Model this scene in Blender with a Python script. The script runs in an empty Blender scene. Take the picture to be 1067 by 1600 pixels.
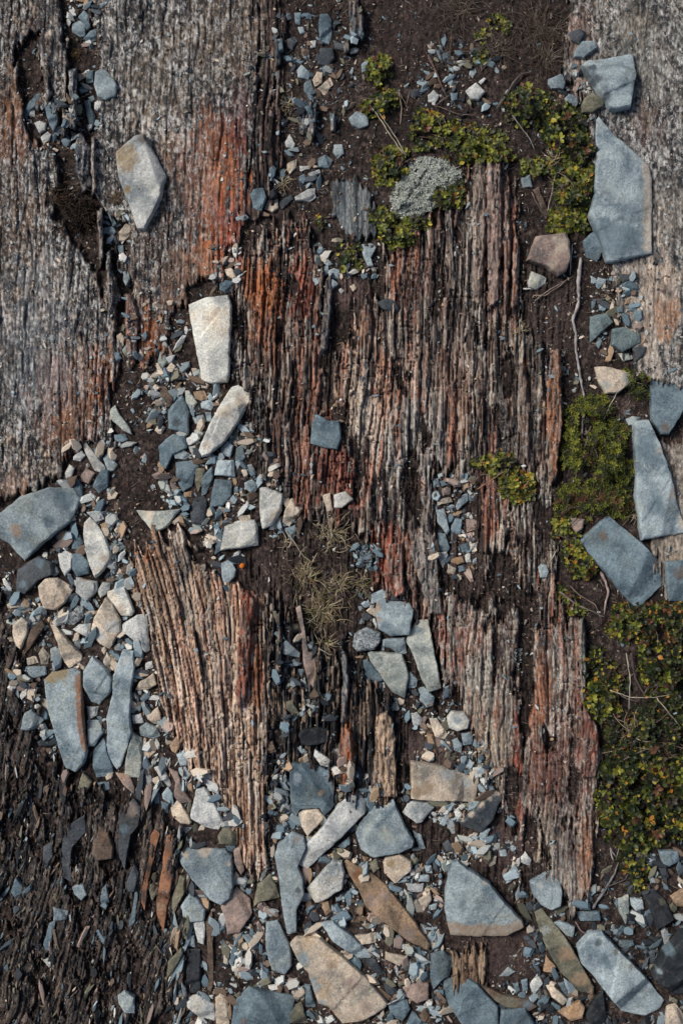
import bpy, math, random
import numpy as np
from mathutils import Vector

# ---------------------------------------------------------------- camera, light
C = bpy.context.scene
COL = C.collection
S = 0.0015            # metres per photo pixel: the view is 1.6 m x 2.4 m of ground
HCAM = 3.2
EXPOSURE = 0.5
cam_d = bpy.data.cameras.new('camera'); cam = bpy.data.objects.new('camera', cam_d); COL.objects.link(cam)
cam.location = (0, 0, HCAM); cam.rotation_euler = (0, 0, 0)
cam_d.sensor_fit = 'VERTICAL'; cam_d.sensor_height = 36.0; cam_d.lens = 36.0*HCAM/2.4
cam_d.clip_start = 0.05; cam_d.clip_end = 500
C.camera = cam
W = bpy.data.worlds.new('World'); C.world = W; W.use_nodes = True
wn = W.node_tree.nodes; wl = W.node_tree.links
for n in list(wn): wn.remove(n)
sky = wn.new('ShaderNodeTexSky'); sky.sky_type = 'NISHITA'; sky.sun_disc = False
SUN_EL, SUN_AZ = math.radians(45), math.radians(-62)      # azimuth clockwise from the top of the photo
sky.sun_elevation = SUN_EL; sky.sun_rotation = SUN_AZ
sky.air_density = 1.0; sky.dust_density = 3.0; sky.ozone_density = 1.0
bg = wn.new('ShaderNodeBackground'); bg.inputs[1].default_value = 0.048
wo = wn.new('ShaderNodeOutputWorld'); wl.new(sky.outputs[0], bg.inputs[0]); wl.new(bg.outputs[0], wo.inputs[0])
sd = bpy.data.lights.new('sun', 'SUN'); sd.energy = 2.3; sd.angle = math.radians(20); sd.color = (1.0, 0.95, 0.88)
sun = bpy.data.objects.new('sun', sd); COL.objects.link(sun)
dirv = Vector((math.cos(SUN_EL)*math.sin(SUN_AZ), math.cos(SUN_EL)*math.cos(SUN_AZ), math.sin(SUN_EL)))
sun.rotation_euler = dirv.to_track_quat('Z', 'Y').to_euler(); sun.location = dirv*5
C.view_settings.view_transform = 'Standard'; C.view_settings.look = 'None'
C.view_settings.exposure = EXPOSURE; C.view_settings.gamma = 1.0; C.view_settings.use_curve_mapping = False

# ---------------------------------------------------------------- noise helpers (numpy)
RS = np.random.RandomState(7)
TAB = RS.rand(8, 512, 512).astype(np.float32)
def vn(x, y, k=0):
    x = np.asarray(x, dtype=np.float64) + 1000.37; y = np.asarray(y, dtype=np.float64) + 1000.71
    xi = np.floor(x).astype(np.int64); yi = np.floor(y).astype(np.int64)
    fx = x-xi; fy = y-yi; fx = fx*fx*(3-2*fx); fy = fy*fy*(3-2*fy)
    t = TAB[k % 8]; off = 57*(k//8)
    a = t[(yi+off) & 511, xi & 511]; b = t[(yi+off) & 511, (xi+1) & 511]
    c = t[(yi+1+off) & 511, xi & 511]; d = t[(yi+1+off) & 511, (xi+1) & 511]
    return (a*(1-fx)+b*fx)*(1-fy)+(c*(1-fx)+d*fx)*fy
def fbm(x, y, k=0, o=4, r=0.5):
    s = 0; a = 1; t = 0
    for i in range(o):
        s = s + a*vn(x*2**i, y*2**i, k+i); t += a; a *= r
    return s/t
def hsh(i, j, k=0):
    return TAB[k % 8][(np.asarray(j).astype(np.int64)*7+13*k) & 511, (np.asarray(i).astype(np.int64)*3+5*k) & 511]
def sstep(a, b, x):
    t = np.clip((x-a)/(b-a), 0, 1); return t*t*(3-2*t)
def sdf(px, py, poly):
    """signed distance to a polygon in pixels, positive inside"""
    P = np.asarray(poly, dtype=np.float64)
    d = np.full(px.shape, 1e18); ins = np.zeros(px.shape, bool)
    n = len(P)
    for i in range(n):
        ax, ay = P[i]; bx, by = P[(i+1) % n]
        ex, ey = bx-ax, by-ay
        L = ex*ex+ey*ey+1e-9
        t = np.clip(((px-ax)*ex+(py-ay)*ey)/L, 0, 1)
        d = np.minimum(d, (px-ax-t*ex)**2+(py-ay-t*ey)**2)
        if ay != by:
            c = ((ay > py) != (by > py)) & (px < ex*(py-ay)/ey+ax)
            ins ^= c
    d = np.sqrt(d)
    return np.where(ins, d, -d)
def pts(s):
    return [tuple(float(v) for v in q.split(',')) for q in s.split()]

# ---------------------------------------------------------------- object helpers
def link(o, parent=None):
    COL.objects.link(o)
    if parent is not None: o.parent = parent
    return o
def tag(o, label=None, cat=None, group=None, kind=None):
    if label: o['label'] = label
    if cat: o['category'] = cat
    if group: o['group'] = group
    if kind: o['kind'] = kind
    return o
def empty(name, loc):
    o = bpy.data.objects.new(name, None); o.location = loc; o.empty_display_size = 0.05
    return link(o)
def np_mesh(name, V, F, mat, colors=None, cname='col', smooth=True, lich=None):
    """V (n,3), F list of equal-size face index array (m,k)"""
    me = bpy.data.meshes.new(name)
    V = np.asarray(V, np.float32); F = np.asarray(F, np.int32)
    me.vertices.add(len(V)); me.vertices.foreach_set('co', V.ravel())
    k = F.shape[1]; me.loops.add(F.size); me.loops.foreach_set('vertex_index', F.ravel())
    me.polygons.add(len(F)); me.polygons.foreach_set('loop_start', np.arange(len(F), dtype=np.int32)*k)
    me.polygons.foreach_set('use_smooth', np.full(len(F), smooth, bool))
    if colors is not None:
        a = me.color_attributes.new(cname, 'FLOAT_COLOR', 'POINT')
        cc = np.ones((len(V), 4), np.float32); cc[:, :3] = colors
        a.data.foreach_set('color', cc.ravel())
    if lich is not None:
        a = me.color_attributes.new('lich', 'FLOAT_COLOR', 'POINT'); a.data.foreach_set('color', np.ascontiguousarray(lich, np.float32).ravel())
    me.update(calc_edges=True); me.validate()
    if mat: me.materials.append(mat)
    return me

# ---------------------------------------------------------------- materials
def nodes(m):
    m.use_nodes = True; nt = m.node_tree
    return nt, nt.nodes, nt.links, nt.nodes['Principled BSDF']
def new(nt, t, **k):
    n = nt.nodes.new(t)
    for a, v in k.items():
        if a.startswith('i_'): n.inputs[int(a[2:])].default_value = v
        else: setattr(n, a, v)
    return n
def noise(nt, vec, scale, detail=6, rough=0.6, dist=0.0):
    n = nt.nodes.new('ShaderNodeTexNoise'); n.inputs['Scale'].default_value = scale
    n.inputs['Detail'].default_value = detail; n.inputs['Roughness'].default_value = rough
    n.inputs['Distortion'].default_value = dist
    nt.links.new(vec, n.inputs['Vector']); return n.outputs['Fac']
def ramp(nt, fac, a, b, ca=(0, 0, 0, 1), cb=(1, 1, 1, 1)):
    r = nt.nodes.new('ShaderNodeValToRGB'); e = r.color_ramp.elements
    e[0].position = a; e[0].color = ca; e[1].position = b; e[1].color = cb
    nt.links.new(fac, r.inputs[0]); return r.outputs[0]
def mix(nt, fac, a, b, mode='MIX'):
    m = nt.nodes.new('ShaderNodeMix'); m.data_type = 'RGBA'; m.blend_type = mode
    for sock, v in ((m.inputs[0], fac), (m.inputs[6], a), (m.inputs[7], b)):
        if isinstance(v, (int, float)): sock.default_value = v
        elif isinstance(v, (tuple, list)): sock.default_value = (*v[:3], 1)
        else: nt.links.new(v, sock)
    return m.outputs[2]
def bump(nt, h, strength, dist, normal=None):
    b = nt.nodes.new('ShaderNodeBump'); b.inputs['Strength'].default_value = strength
    b.inputs['Distance'].default_value = dist; nt.links.new(h, b.inputs['Height'])
    if normal is not None: nt.links.new(normal, b.inputs['Normal'])
    return b.outputs[0]

def ground_material(name, rough_fine):
    m = bpy.data.materials.new(name); nt, ns, ln, bs = nodes(m)
    at = new(nt, 'ShaderNodeVertexColor', layer_name='col').outputs[0]
    tc = ns.new('ShaderNodeTexCoord').outputs['Object']
    mp = ns.new('ShaderNodeMapping'); ln.new(tc, mp.inputs[0]); mp.inputs['Scale'].default_value = (1, 0.35 if rough_fine else 1, 1)
    f1 = noise(nt, mp.outputs[0], 260, 8, 0.7)
    f2 = noise(nt, tc, 700 if rough_fine else 480, 4, 0.75)
    if rough_fine:
        am = new(nt, 'ShaderNodeVertexColor', layer_name='lich').outputs[0]
        m2 = ns.new('ShaderNodeMapping'); ln.new(tc, m2.inputs[0]); m2.inputs['Scale'].default_value = (1, 0.62, 1)
        g1 = noise(nt, m2.outputs[0], 85, 9, 0.88, .5); g2 = noise(nt, m2.outputs[0], 58, 9, 0.88, .6); g3 = noise(nt, m2.outputs[0], 30, 5, .6)
        sc = ns.new('ShaderNodeSeparateColor'); ln.new(am, sc.inputs[0])
        def amount(fac, a, b, sock):
            q = ns.new('ShaderNodeMath'); q.operation = 'MULTIPLY'; ln.new(ramp(nt, fac, a, b), q.inputs[0]); ln.new(sock, q.inputs[1]); return q.outputs[0]
        at = mix(nt, amount(g2, .515, .55, sc.outputs[1]), at, (.020, .021, .026))
        at = mix(nt, amount(g1, .525, .555, sc.outputs[0]), at, (.60, .61, .60))
    c = mix(nt, 1.0, at, ramp(nt, f1, 0.32, 0.70, (0.36, 0.36, 0.37, 1), (1.65, 1.6, 1.55, 1)), 'MULTIPLY')
    c = mix(nt, 1.0, c, ramp(nt, f2, 0.35, 0.68, (0.6, 0.6, 0.6, 1) if rough_fine else (.35, .34, .34, 1), (1.3, 1.3, 1.3, 1) if rough_fine else (1.75, 1.72, 1.7, 1)), 'MULTIPLY')
    ln.new(c, bs.inputs['Base Color']); bs.inputs['Roughness'].default_value = 0.9
    bs.inputs['Specular IOR Level'].default_value = 0.3
    n = bump(nt, f1, 0.9, 0.0022 if rough_fine else 0.004)
    n = bump(nt, f2, 0.6, 0.0009, n); ln.new(n, bs.inputs['Normal'])
    return m
M_ROCK = ground_material('weathered_schist', True)
M_SOIL = ground_material('peaty_soil', False)

PAL = {'blue': (.13, .185, .22), 'light': (.275, .34, .37), 'pale': (.44, .46, .45), 'white': (.60, .585, .54),
       'cream': (.50, .425, .34), 'tan': (.33, .23, .15), 'orange': (.28, .135, .075), 'olive': (.17, .165, .12),
       'dark': (.055, .066, .078), 'black': (.022, .027, .033), 'pink': (.30, .23, .20), 'brown': (.14, .10, .075),
       'teal': (.14, .19, .20), 'speck': (.34, .38, .40), 'rust': (.24, .09, .03), 'ochre': (.27, .19, .08), 'green': (.36, .39, .36)}
WORD = {'blue': 'blue-grey', 'light': 'light blue-grey', 'pale': 'pale grey', 'white': 'off-white', 'cream': 'cream', 'tan': 'tan',
        'orange': 'orange-brown', 'olive': 'olive-grey', 'dark': 'dark slate', 'black': 'near-black', 'pink': 'pinkish grey',
        'brown': 'brown', 'teal': 'blue-green grey', 'speck': 'black-and-white speckled', 'green': 'pale greenish-grey'}
def stone_material(key):
    base = np.array(PAL[key]); m = bpy.data.materials.new(key+'_stone'); nt, ns, ln, bs = nodes(m)
    tc = ns.new('ShaderNodeTexCoord').outputs['Object']; oi = ns.new('ShaderNodeObjectInfo')
    va = ns.new('ShaderNodeVectorMath'); va.operation = 'SCALE'; va.inputs[0].default_value = (37, 91, 53); ln.new(oi.outputs['Random'], va.inputs['Scale'])
    ad = ns.new('ShaderNodeVectorMath'); ad.operation = 'ADD'; ln.new(tc, ad.inputs[0]); ln.new(va.outputs[0], ad.inputs[1]); v = ad.outputs[0]
    n1 = noise(nt, v, 16, 7, 0.62, 0.4); n2 = noise(nt, v, 110, 6, 0.72); n3 = noise(nt, v, 70, 6, 0.7, 0.3); n4 = noise(nt, v, 340, 3, 0.7)
    n5 = noise(nt, v, 9, 5, 0.6, 1.0)
    dk = tuple(base*0.55*np.array([0.93, 1.0, 1.07])); lt = tuple(np.minimum(base*1.28*np.array([1.04, 1.0, .97])+0.012, .75))
    c = mix(nt, ramp(nt, n1, 0.38, 0.62), dk, lt)
    wm = tuple(base*np.array([1.22, 1.0, .74]))
    c = mix(nt, ramp(nt, n5, 0.52, 0.74, (0, 0, 0, 1), (.65, .65, .65, 1)), c, wm)            # warm iron bloom
    c = mix(nt, ramp(nt, n2, 0.56, 0.70, (0, 0, 0, 1), (.75, .75, .75, 1)), c, tuple(base*0.42))   # dark pits
    c = mix(nt, ramp(nt, n3, 0.54, 0.66, (0, 0, 0, 1), (.5, .5, .5, 1)), c, tuple(np.minimum(base*1.5+.05, .7)))  # crustose lichen
    geo = ns.new('ShaderNodeNewGeometry').outputs['Pointiness']
    c = mix(nt, ramp(nt, geo, 0.53, 0.60, (0, 0, 0, 1), (.5, .5, .5, 1)), c, tuple(np.minimum(base*1.45+.04, .7)))   # chipped, worn arrises
    sp = ramp(nt, n4, 0.60, 0.68, (0, 0, 0, 1), (.7, .7, .7, 1)); c = mix(nt, sp, c, tuple(base*0.3))
    vo = ns.new('ShaderNodeTexVoronoi'); vo.inputs['Scale'].default_value = 95; vo.inputs['Randomness'].default_value = 1; ln.new(v, vo.inputs['Vector'])
    vd = ns.new('ShaderNodeMath'); vd.operation = 'ADD'; ln.new(vo.outputs['Distance'], vd.inputs[0]); ln.new(n1, vd.inputs[1])
    c = mix(nt, ramp(nt, vd.outputs[0], 0.50, 0.62, (.85, .85, .85, 1), (0, 0, 0, 1)), c, tuple(base*.22))
    n6 = noise(nt, v, 210, 5, 0.8)
    c = mix(nt, 1.0, c, ramp(nt, n6, .34, .66, (.62, .63, .66, 1), (1.34, 1.33, 1.30, 1)), 'MULTIPLY')
    if key == 'speck':
        c = mix(nt, ramp(nt, noise(nt, v, 130, 8, .85, .8), 0.44, 0.56), c, (.05, .06, .07))
    at = new(nt, 'ShaderNodeVertexColor', layer_name='stain')
    c = mix(nt, at.outputs[1], c, mix(nt, 1.0, at.outputs[0], ramp(nt, n2, .3, .7, (.55, .55, .55, 1), (1.3, 1.3, 1.3, 1)), 'MULTIPLY'))
    hs = ns.new('ShaderNodeHueSaturation'); mr = ns.new('ShaderNodeMapRange'); ln.new(oi.outputs['Random'], mr.inputs[0])
    mr.inputs[3].default_value = 0.84; mr.inputs[4].default_value = 1.14
    ln.new(mr.outputs[0], hs.inputs['Value']); ln.new(c, hs.inputs['Color']); ln.new(hs.outputs[0], bs.inputs['Base Color'])
    bs.inputs['Roughness'].default_value = 0.85 if key not in ('black', 'dark') else 0.7
    bs.inputs['Specular IOR Level'].default_value = 0.3
    n = bump(nt, n1, 0.5, 0.007); n = bump(nt, n3, 0.6, 0.0030, n); n = bump(nt, n2, 0.8, 0.0022, n); n = bump(nt, n4, 0.6, 0.0009, n)
    ln.new(n, bs.inputs['Normal']); return m
SM = {k: stone_material(k) for k in WORD}

def attr_material(name, rough=0.7, trans=0.0, spec=0.3, nscale=500):
    m = bpy.data.materials.new(name); nt, ns, ln, bs = nodes(m)
    at = new(nt, 'ShaderNodeVertexColor', layer_name='col').outputs[0]
    tc = ns.new('ShaderNodeTexCoord').outputs['Object']; f = noise(nt, tc, nscale, 4, .7)
    c = mix(nt, 1.0, at, ramp(nt, f, .3, .7, (.68, .68, .68, 1), (1.3, 1.3, 1.3, 1)), 'MULTIPLY')
    ln.new(c, bs.inputs['Base Color']); bs.inputs['Roughness'].default_value = rough
    bs.inputs['Specular IOR Level'].default_value = spec
    ln.new(bump(nt, f, .5, .0008), bs.inputs['Normal'])
    if trans:
        tr = ns.new('ShaderNodeBsdfTranslucent'); ln.new(c, tr.inputs[0]); ms = ns.new('ShaderNodeMixShader'); ms.inputs[0].default_value = trans
        ln.new(bs.outputs[0], ms.inputs[1]); ln.new(tr.outputs[0], ms.inputs[2]); ln.new(ms.outputs[0], ns['Material Output'].inputs[0])
    return m
M_GRAVEL = attr_material('stone_chips', .85, 0, .3, 350)
M_LEAF = attr_material('leaf', .5, .2, .4, 250)
M_STRAW = attr_material('dry_grass', .75, .1, .25, 300)
M_BARK = attr_material('bark', .9, 0, .2, 600)
M_LICHEN = attr_material('lichen', .95, .15, .1, 500)
# ---------------------------------------------------------------- terrain, one sheet: bedrock and soil share its grid
def axis(lo, hi, step, far):
    core = list(np.arange(lo, hi+step, step)); a = []; d = step; x = lo
    while x > -far: d *= 1.12; x -= d; a.append(x)
    b = []; d = step; x = core[-1]
    while x < far: d *= 1.12; x += d; b.append(x)
    return np.array(a[::-1]+core+b)
gx = axis(-30, 1097, 1.5, 20000); gy = axis(-30, 1630, 2.0, 20000)
X, Y = np.meshgrid(gx, gy)
wx = X+9*(fbm(X/30, Y/45, 1)-.5)+5*(vn(X/6, Y/14, 2)-.5); wy = Y+16*(fbm(X/25, Y/60, 3)-.5)

R = {}
R['A'] = pts('-900,-900 405,-900 412,40 402,200 388,300 372,360 345,430 300,455 290,480 262,500 250,560 215,570 190,560 175,620 170,690 120,690 90,735 60,762 0,790 -900,820')
R['B'] = pts('365,410 400,365 480,345 500,400 500,520 530,545 560,480 600,465 600,380 690,340 738,250 785,245 805,300 812,420 820,520 850,555 872,560 880,700 872,860 868,960 800,930 752,900 742,790 700,745 678,740 680,860 695,960 700,1080 665,970 640,940 585,915 585,835 480,815 470,790 440,775 405,740 388,600 360,600 372,500')
R['C'] = pts('205,862 240,850 310,838 335,870 400,930 432,935 420,1000 420,1100 418,1362 385,1364 345,1270 290,1185 250,1085 232,960 212,950')
R['I'] = pts('405,940 440,930 480,990 545,1010 600,1075 622,1120 622,1252 540,1252 500,1200 440,1210 425,1330 410,1200')
R['D'] = pts('690,880 722,920 765,955 820,960 900,960 912,1100 936,1130 936,1250 927,1350 908,1420 880,1400 830,1405 808,1380 798,1262 750,1205 738,1130 702,1080 690,1000')
R['F'] = pts('895,-900 2500,-900 2500,600 1040,602 988,592 972,520 962,430 935,300 920,180 880,110 885,30')
R['H'] = pts('1010,690 2500,600 2500,955 1040,955 1020,850')
R['G'] = pts('-900,835 0,895 15,960 55,1100 100,1215 200,1262 275,1285 290,1450 298,1500 288,1600 280,2500 -900,2500')
R['N'] = pts('400,-60 432,-60 440,60 432,160 440,250 420,330 380,352 368,345 392,250 398,100')
R['K'] = pts('703,1478 762,1482 760,1545 708,1545')
R['L'] = pts('512,285 545,275 585,300 592,372 540,378 520,340')
lean_c = .22*(1-sstep(180, 440, X)); lean_g = -.16-.1*sstep(1300, 1600, Y)
u_main = X+.03*Y+3*(fbm(X/60, Y/160, 2)-.5)*6
u_c = X-lean_c*(Y-1150); u_g = X-lean_g*(Y-1400)+26*(fbm(X/60, Y/130, 4, 4, .55)-.5)
mk = {}
for k, p in R.items():
    uu = u_c if k == 'C' else u_g if k == 'G' else u_main
    fing = 0 if k in 'AFHLN' else 46*(vn(uu/9, Y/300, 5)-.5)+34*(vn(uu/3.5, Y/200, 6)-.5)     # plates end in uneven splinters
    d = sdf(wx, wy+fing, p)
    if k in 'BDICGK': d = d+ (34*(fbm(uu/5, Y/60, 6, 4, .7)-.5)+7*(vn(uu/2.6, Y/18, 2)-.5))*np.where(k in 'CK', .35, 1)
    if k == 'L': d = d+26*(fbm(X/6, Y/30, 6, 3)-.5)
    if k in 'AFHN': d = d+46*(fbm(X/8, Y/60, 2, 4, .65)-.50)
    mk[k] = sstep(-2.0, 3.5, d)
# dirt-filled troughs cut into the upper left slab and soil caught on the ledges
TR = ['28,55 62,48 72,130 60,165 100,190 120,240 60,230 30,160', '88,-20 140,-20 152,60 160,110 152,200 125,250 160,320 172,400 165,470 150,430 118,385 80,335 92,250 75,190 108,130 98,60',
      '150,330 210,350 205,400 170,410', '180,410 215,440 212,560 185,560', '808,930 840,930 836,1080 820,1190 802,1080', '290,845 400,880 430,935 345,905 300,870',
      '690,1010 697,1180 660,1040', '760,850 800,870 830,960 760,930', '645,738 662,740 664,800 652,832 640,790', '855,1145 870,1150 868,1175 852,1172', '745,925 765,930 762,960 742,950']
tro = np.zeros_like(X)
for p in TR: tro = np.maximum(tro, sstep(-3, 6, sdf(wx, wy, pts(p))+26*(fbm(X/13, Y/40, 6, 4, .6)-.5)))
nz = fbm(X/26, Y/80, 5, 5, .6)
patch = sstep(.59, .65, nz)*np.where(X > 690, 1.0, .6)
gz_ = sstep(.54, .60, fbm(X/22, Y/40, 7, 5, .65))
patch *= np.clip(mk['B']+mk['D']*.8+mk['I'], 0, 1); patch = np.maximum(patch, gz_*mk['G'])
rock = np.zeros_like(X)
for k in mk: rock = np.maximum(rock, mk[k])
rock = rock*(1-tro)*(1-patch)

def laminae(u, y, w, L, k):
    """broken thin plates: returns height 0..1, groove 0..1, id value"""
    q = u/w+1.3*fbm(u/(w*7), y/(L*1.6), k, 3)+.35*vn(u/(w*1.6), y/(L*.25), k+1)
    i = np.floor(q); f = q-i
    j = np.floor(y/L+hsh(i, 3, k)*9+.5*vn(u/(w*2), y/(L*.3), k+2))
    h = hsh(i, j, k+3); g = np.minimum(f, 1-f)
    g2 = np.clip((j+1-(y/L+hsh(i, 3, k)*9)), 0, 1)
    return h, sstep(0, .16, g), hsh(i+31, j, k+4), f
mc, mg = mk['C'], mk['G']
U = np.where(mg > .5, u_g, np.where(mc > .5, u_c, u_main))
h1, g1, id1, f1 = laminae(U, Y, 14, 130, 1)
h2, g2, id2, f2 = laminae(U, Y, 5.4, 58, 3)
h3, g3, id3, f3 = laminae(U, Y, 2.8, 27, 5)
fine = vn(X/2.2, Y/7, 6); fine2 = vn(X/4, Y/11, 2); mott = fbm(X/7, Y/13, 4, 4, .62)
amp = np.zeros_like(X)+2.0
for k, a in (('A', 4.2), ('F', 2.8), ('H', 2.0), ('B', 16), ('C', 15), ('I', 24), ('D', 9), ('G', 9), ('N', 11), ('K', 8), ('L', 3.5)): amp = amp*(1-mk[k])+a*mk[k]
# the upper left slab grows more broken towards its right lower edge
ledge = mk['A']*sstep(90, 190, X)*sstep(330, 480, Y)*(1-sstep(185, 230, X)); amp = amp+ledge*7
rel = (h1-.5)*.55+(h2-.5)*.5+(h3-.5)*.28+(g1-1)*.35+(g2-1)*.35+(g3-1)*.12
big = 10*(fbm(X/260, Y/320, 0, 3)-.5)
zr = 5+big+mk['G']*11*(fbm(X/13, Y/22, 5, 4, .6)-.5)+amp*rel+1.0*(fine-.5)*np.clip(amp/6, .6, 1.4)+1.3*(mott-.5)
zs = -5+big+7*(fbm(X/46, Y/50, 7, 3)-.5)+6*(fbm(X/13, Y/13, 1, 4, .75)-.5)+2.6*(vn(X/3.4, Y/3.4, 5)-.5)
band = sstep(350, 400, X)*sstep(925, 880, X)*sstep(330, 420, Y)*sstep(1480, 1380, Y)+.8*sstep(260, 200, X)*sstep(1100, 1200, Y)
zs = zs+7*rel*band      # buried layers still show as streaks under thin soil
zs = zs-6*tro+2*patch
edge_drop = 0
Z = zs*(1-rock)+zr*rock

# pigment: a colour ramp of each rock by its layers, then mineral stains
def cmap(t, stops):
    t = np.clip(t, 0, 1); xs = [s[0] for s in stops]
    return np.stack([np.interp(t, xs, [s[1][c] for s in stops]) for c in range(3)], -1)
BK = (.022, .021, .023); DB = (.055, .042, .038); BR = (.125, .088, .068); CR = (.36, .29, .215); WH = (.52, .51, .48); GB = (.11, .13, .15); OR = (.42, .145, .055); RD = (.36, .085, .045); LG = (.27, .28, .27)
lam = .42*id2+.24*id3+.16*id1+.18*fine2
lam = np.clip((lam-.47)*1.9+.5, 0, 1)
spk = .5*vn(X/2.6, Y/4.2, 3)+.3*vn(X/5.5, Y/10, 7)+.2*fbm(X/22, Y/45, 6, 3); bigA = fbm(X/75, Y/120, 2, 4, .6); strA = .6*vn(X/3.2, Y/26, 1)+.4*vn(X/9, Y/70, 2)
spk = np.clip((spk-.5)*1.9+.47+.75*(bigA-.5)+.55*(strA-.5), 0, 1)
CC = {
 'A': cmap(spk*.85+lam*.15, [(0, (.008, .009, .013)), (.3, (.028, .029, .036)), (.46, (.062, .056, .053)), (.6, (.12, .10, .088)), (.72, (.23, .21, .19)), (.86, (.48, .48, .47)), (1, (.6, .6, .58))]),
 'F': cmap(spk, [(0, (.014, .015, .019)), (.3, (.04, .042, .05)), (.48, (.09, .08, .078)), (.62, (.16, .15, .14)), (.8, (.30, .30, .28)), (1, (.5, .5, .48))]),
 'B': cmap(lam*.72+fine*.28, [(0, (.014, .012, .013)), (.22, (.035, .027, .026)), (.36, (.10, .07, .058)), (.48, (.20, .14, .115)), (.6, (.34, .25, .19)), (.76, (.48, .42, .35)), (1, (.6, .58, .54))]),
 'C': cmap(lam*.7+.3*fine, [(0, (.03, .024, .022)), (.16, (.10, .07, .055)), (.30, (.32, .20, .14)), (.48, (.52, .38, .28)), (.68, (.58, .49, .40)), (1, (.68, .66, .62))]),
 'I': cmap(lam, [(0, (.012, .014, .018)), (.45, (.03, .033, .04)), (.65, (.07, .07, .075)), (.82, BR), (1, (.34, .26, .2))]),
 'D': cmap(lam*.55+spk*.45, [(0, BK), (.22, (.07, .05, .045)), (.38, (.20, .12, .09)), (.54, (.33, .25, .20)), (.72, (.44, .40, .34)), (1, WH)]),
 'G': cmap(lam*.35+.15*fine+.5*sstep(.3, .7, fbm(X/8, Y/16, 3, 4, .65)), [(0, (.010, .010, .012)), (.3, (.026, .024, .026)), (.5, (.05, .040, .036)), (.68, (.085, .065, .055)), (.85, (.15, .12, .10)), (1, (.3, .25, .21))]),
 'N': cmap(lam*.7+.3*fine, [(0, (.012, .010, .012)), (.4, (.03, .024, .024)), (.6, (.075, .05, .045)), (.8, (.16, .11, .095)), (1, (.34, .30, .27))]),
 'K': cmap(lam, [(0, BK), (.3, BR), (.7, CR), (1, CR)]),
 'L': cmap(lam, [(0, BK), (.3, (.06, .07, .08)), (.65, (.13, .155, .17)), (1, LG)]),
 'H': cmap(spk, [(0, (.10, .08, .07)), (.4, (.26, .22, .18)), (1, (.5, .45, .38))])}
col = np.zeros(X.shape+(3,)); wsum = np.zeros(X.shape)+1e-6
for k in mk: col += CC[k]*mk[k][..., None]; wsum += mk[k]
col /= wsum[..., None]
hueA = sstep(.45, .62, fbm(X/55, Y/85, 7, 4, .6))[..., None]*(mk['A']+mk['F']*.5)[..., None]
col = col*(1-hueA)+col*np.array((1.06, .90, .76))*hueA
crk = (1-sstep(.02, .07, np.abs(fbm(X/24, Y/190, 4, 3)-.5)))*mk['A']*sstep(.5, .6, fbm(X/60, Y/60, 1, 2)); zr = zr-3.5*crk; Z = zs*(1-rock)+zr*rock
jn = (1-sstep(.006, .024, np.abs(fbm(X/46+.4*fbm(X/9, Y/9, 2, 2), Y/17, 3, 3)-.5)))*sstep(.50, .56, fbm(X/55, Y/40, 7, 2))*np.clip(mk['B']+mk['C']+mk['D'], 0, 1)
zr = zr-5*jn; Z = zs*(1-rock)+zr*rock; col = col*(1-.6*jn[..., None])+np.array((.03, .024, .022))*.6*jn[..., None]     # cross joints
seam = vn(U/4.2, Y/170, 7)*.6+vn(U/11, Y/120, 3)*.4; sw = (mk['B']+mk['D']*.7+mk['C']*.55)*(1-mk['I'])
s1 = (sstep(.54, .62, seam)*sstep(.40, .54, fbm(X/60, Y/110, 2, 3))*sw)[..., None]; col = col*(1-s1*.8)+np.array((.38, .15, .09))*(.3+1.3*lam[..., None])*s1*.8
s2 = (sstep(.40, .32, seam)*sstep(.42, .6, fbm(X/50, Y/90, 5, 3))*sw)[..., None]; col = col*(1-s2*.75)+np.array((.52, .49, .45))*(.25+1.1*fine[..., None])*s2*.75
s3 = (sstep(.57, .66, vn(U/3.6, Y/130, 1))*sw)[..., None]; col = col*(1-s3*.8)+np.array((.03, .027, .03))*s3*.8
col = col*(1+np.array((.34, .26, .20))*(mk['C']*sstep(420, 380, X))[..., None])     # paler, pinker beds of the lower left block
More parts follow.
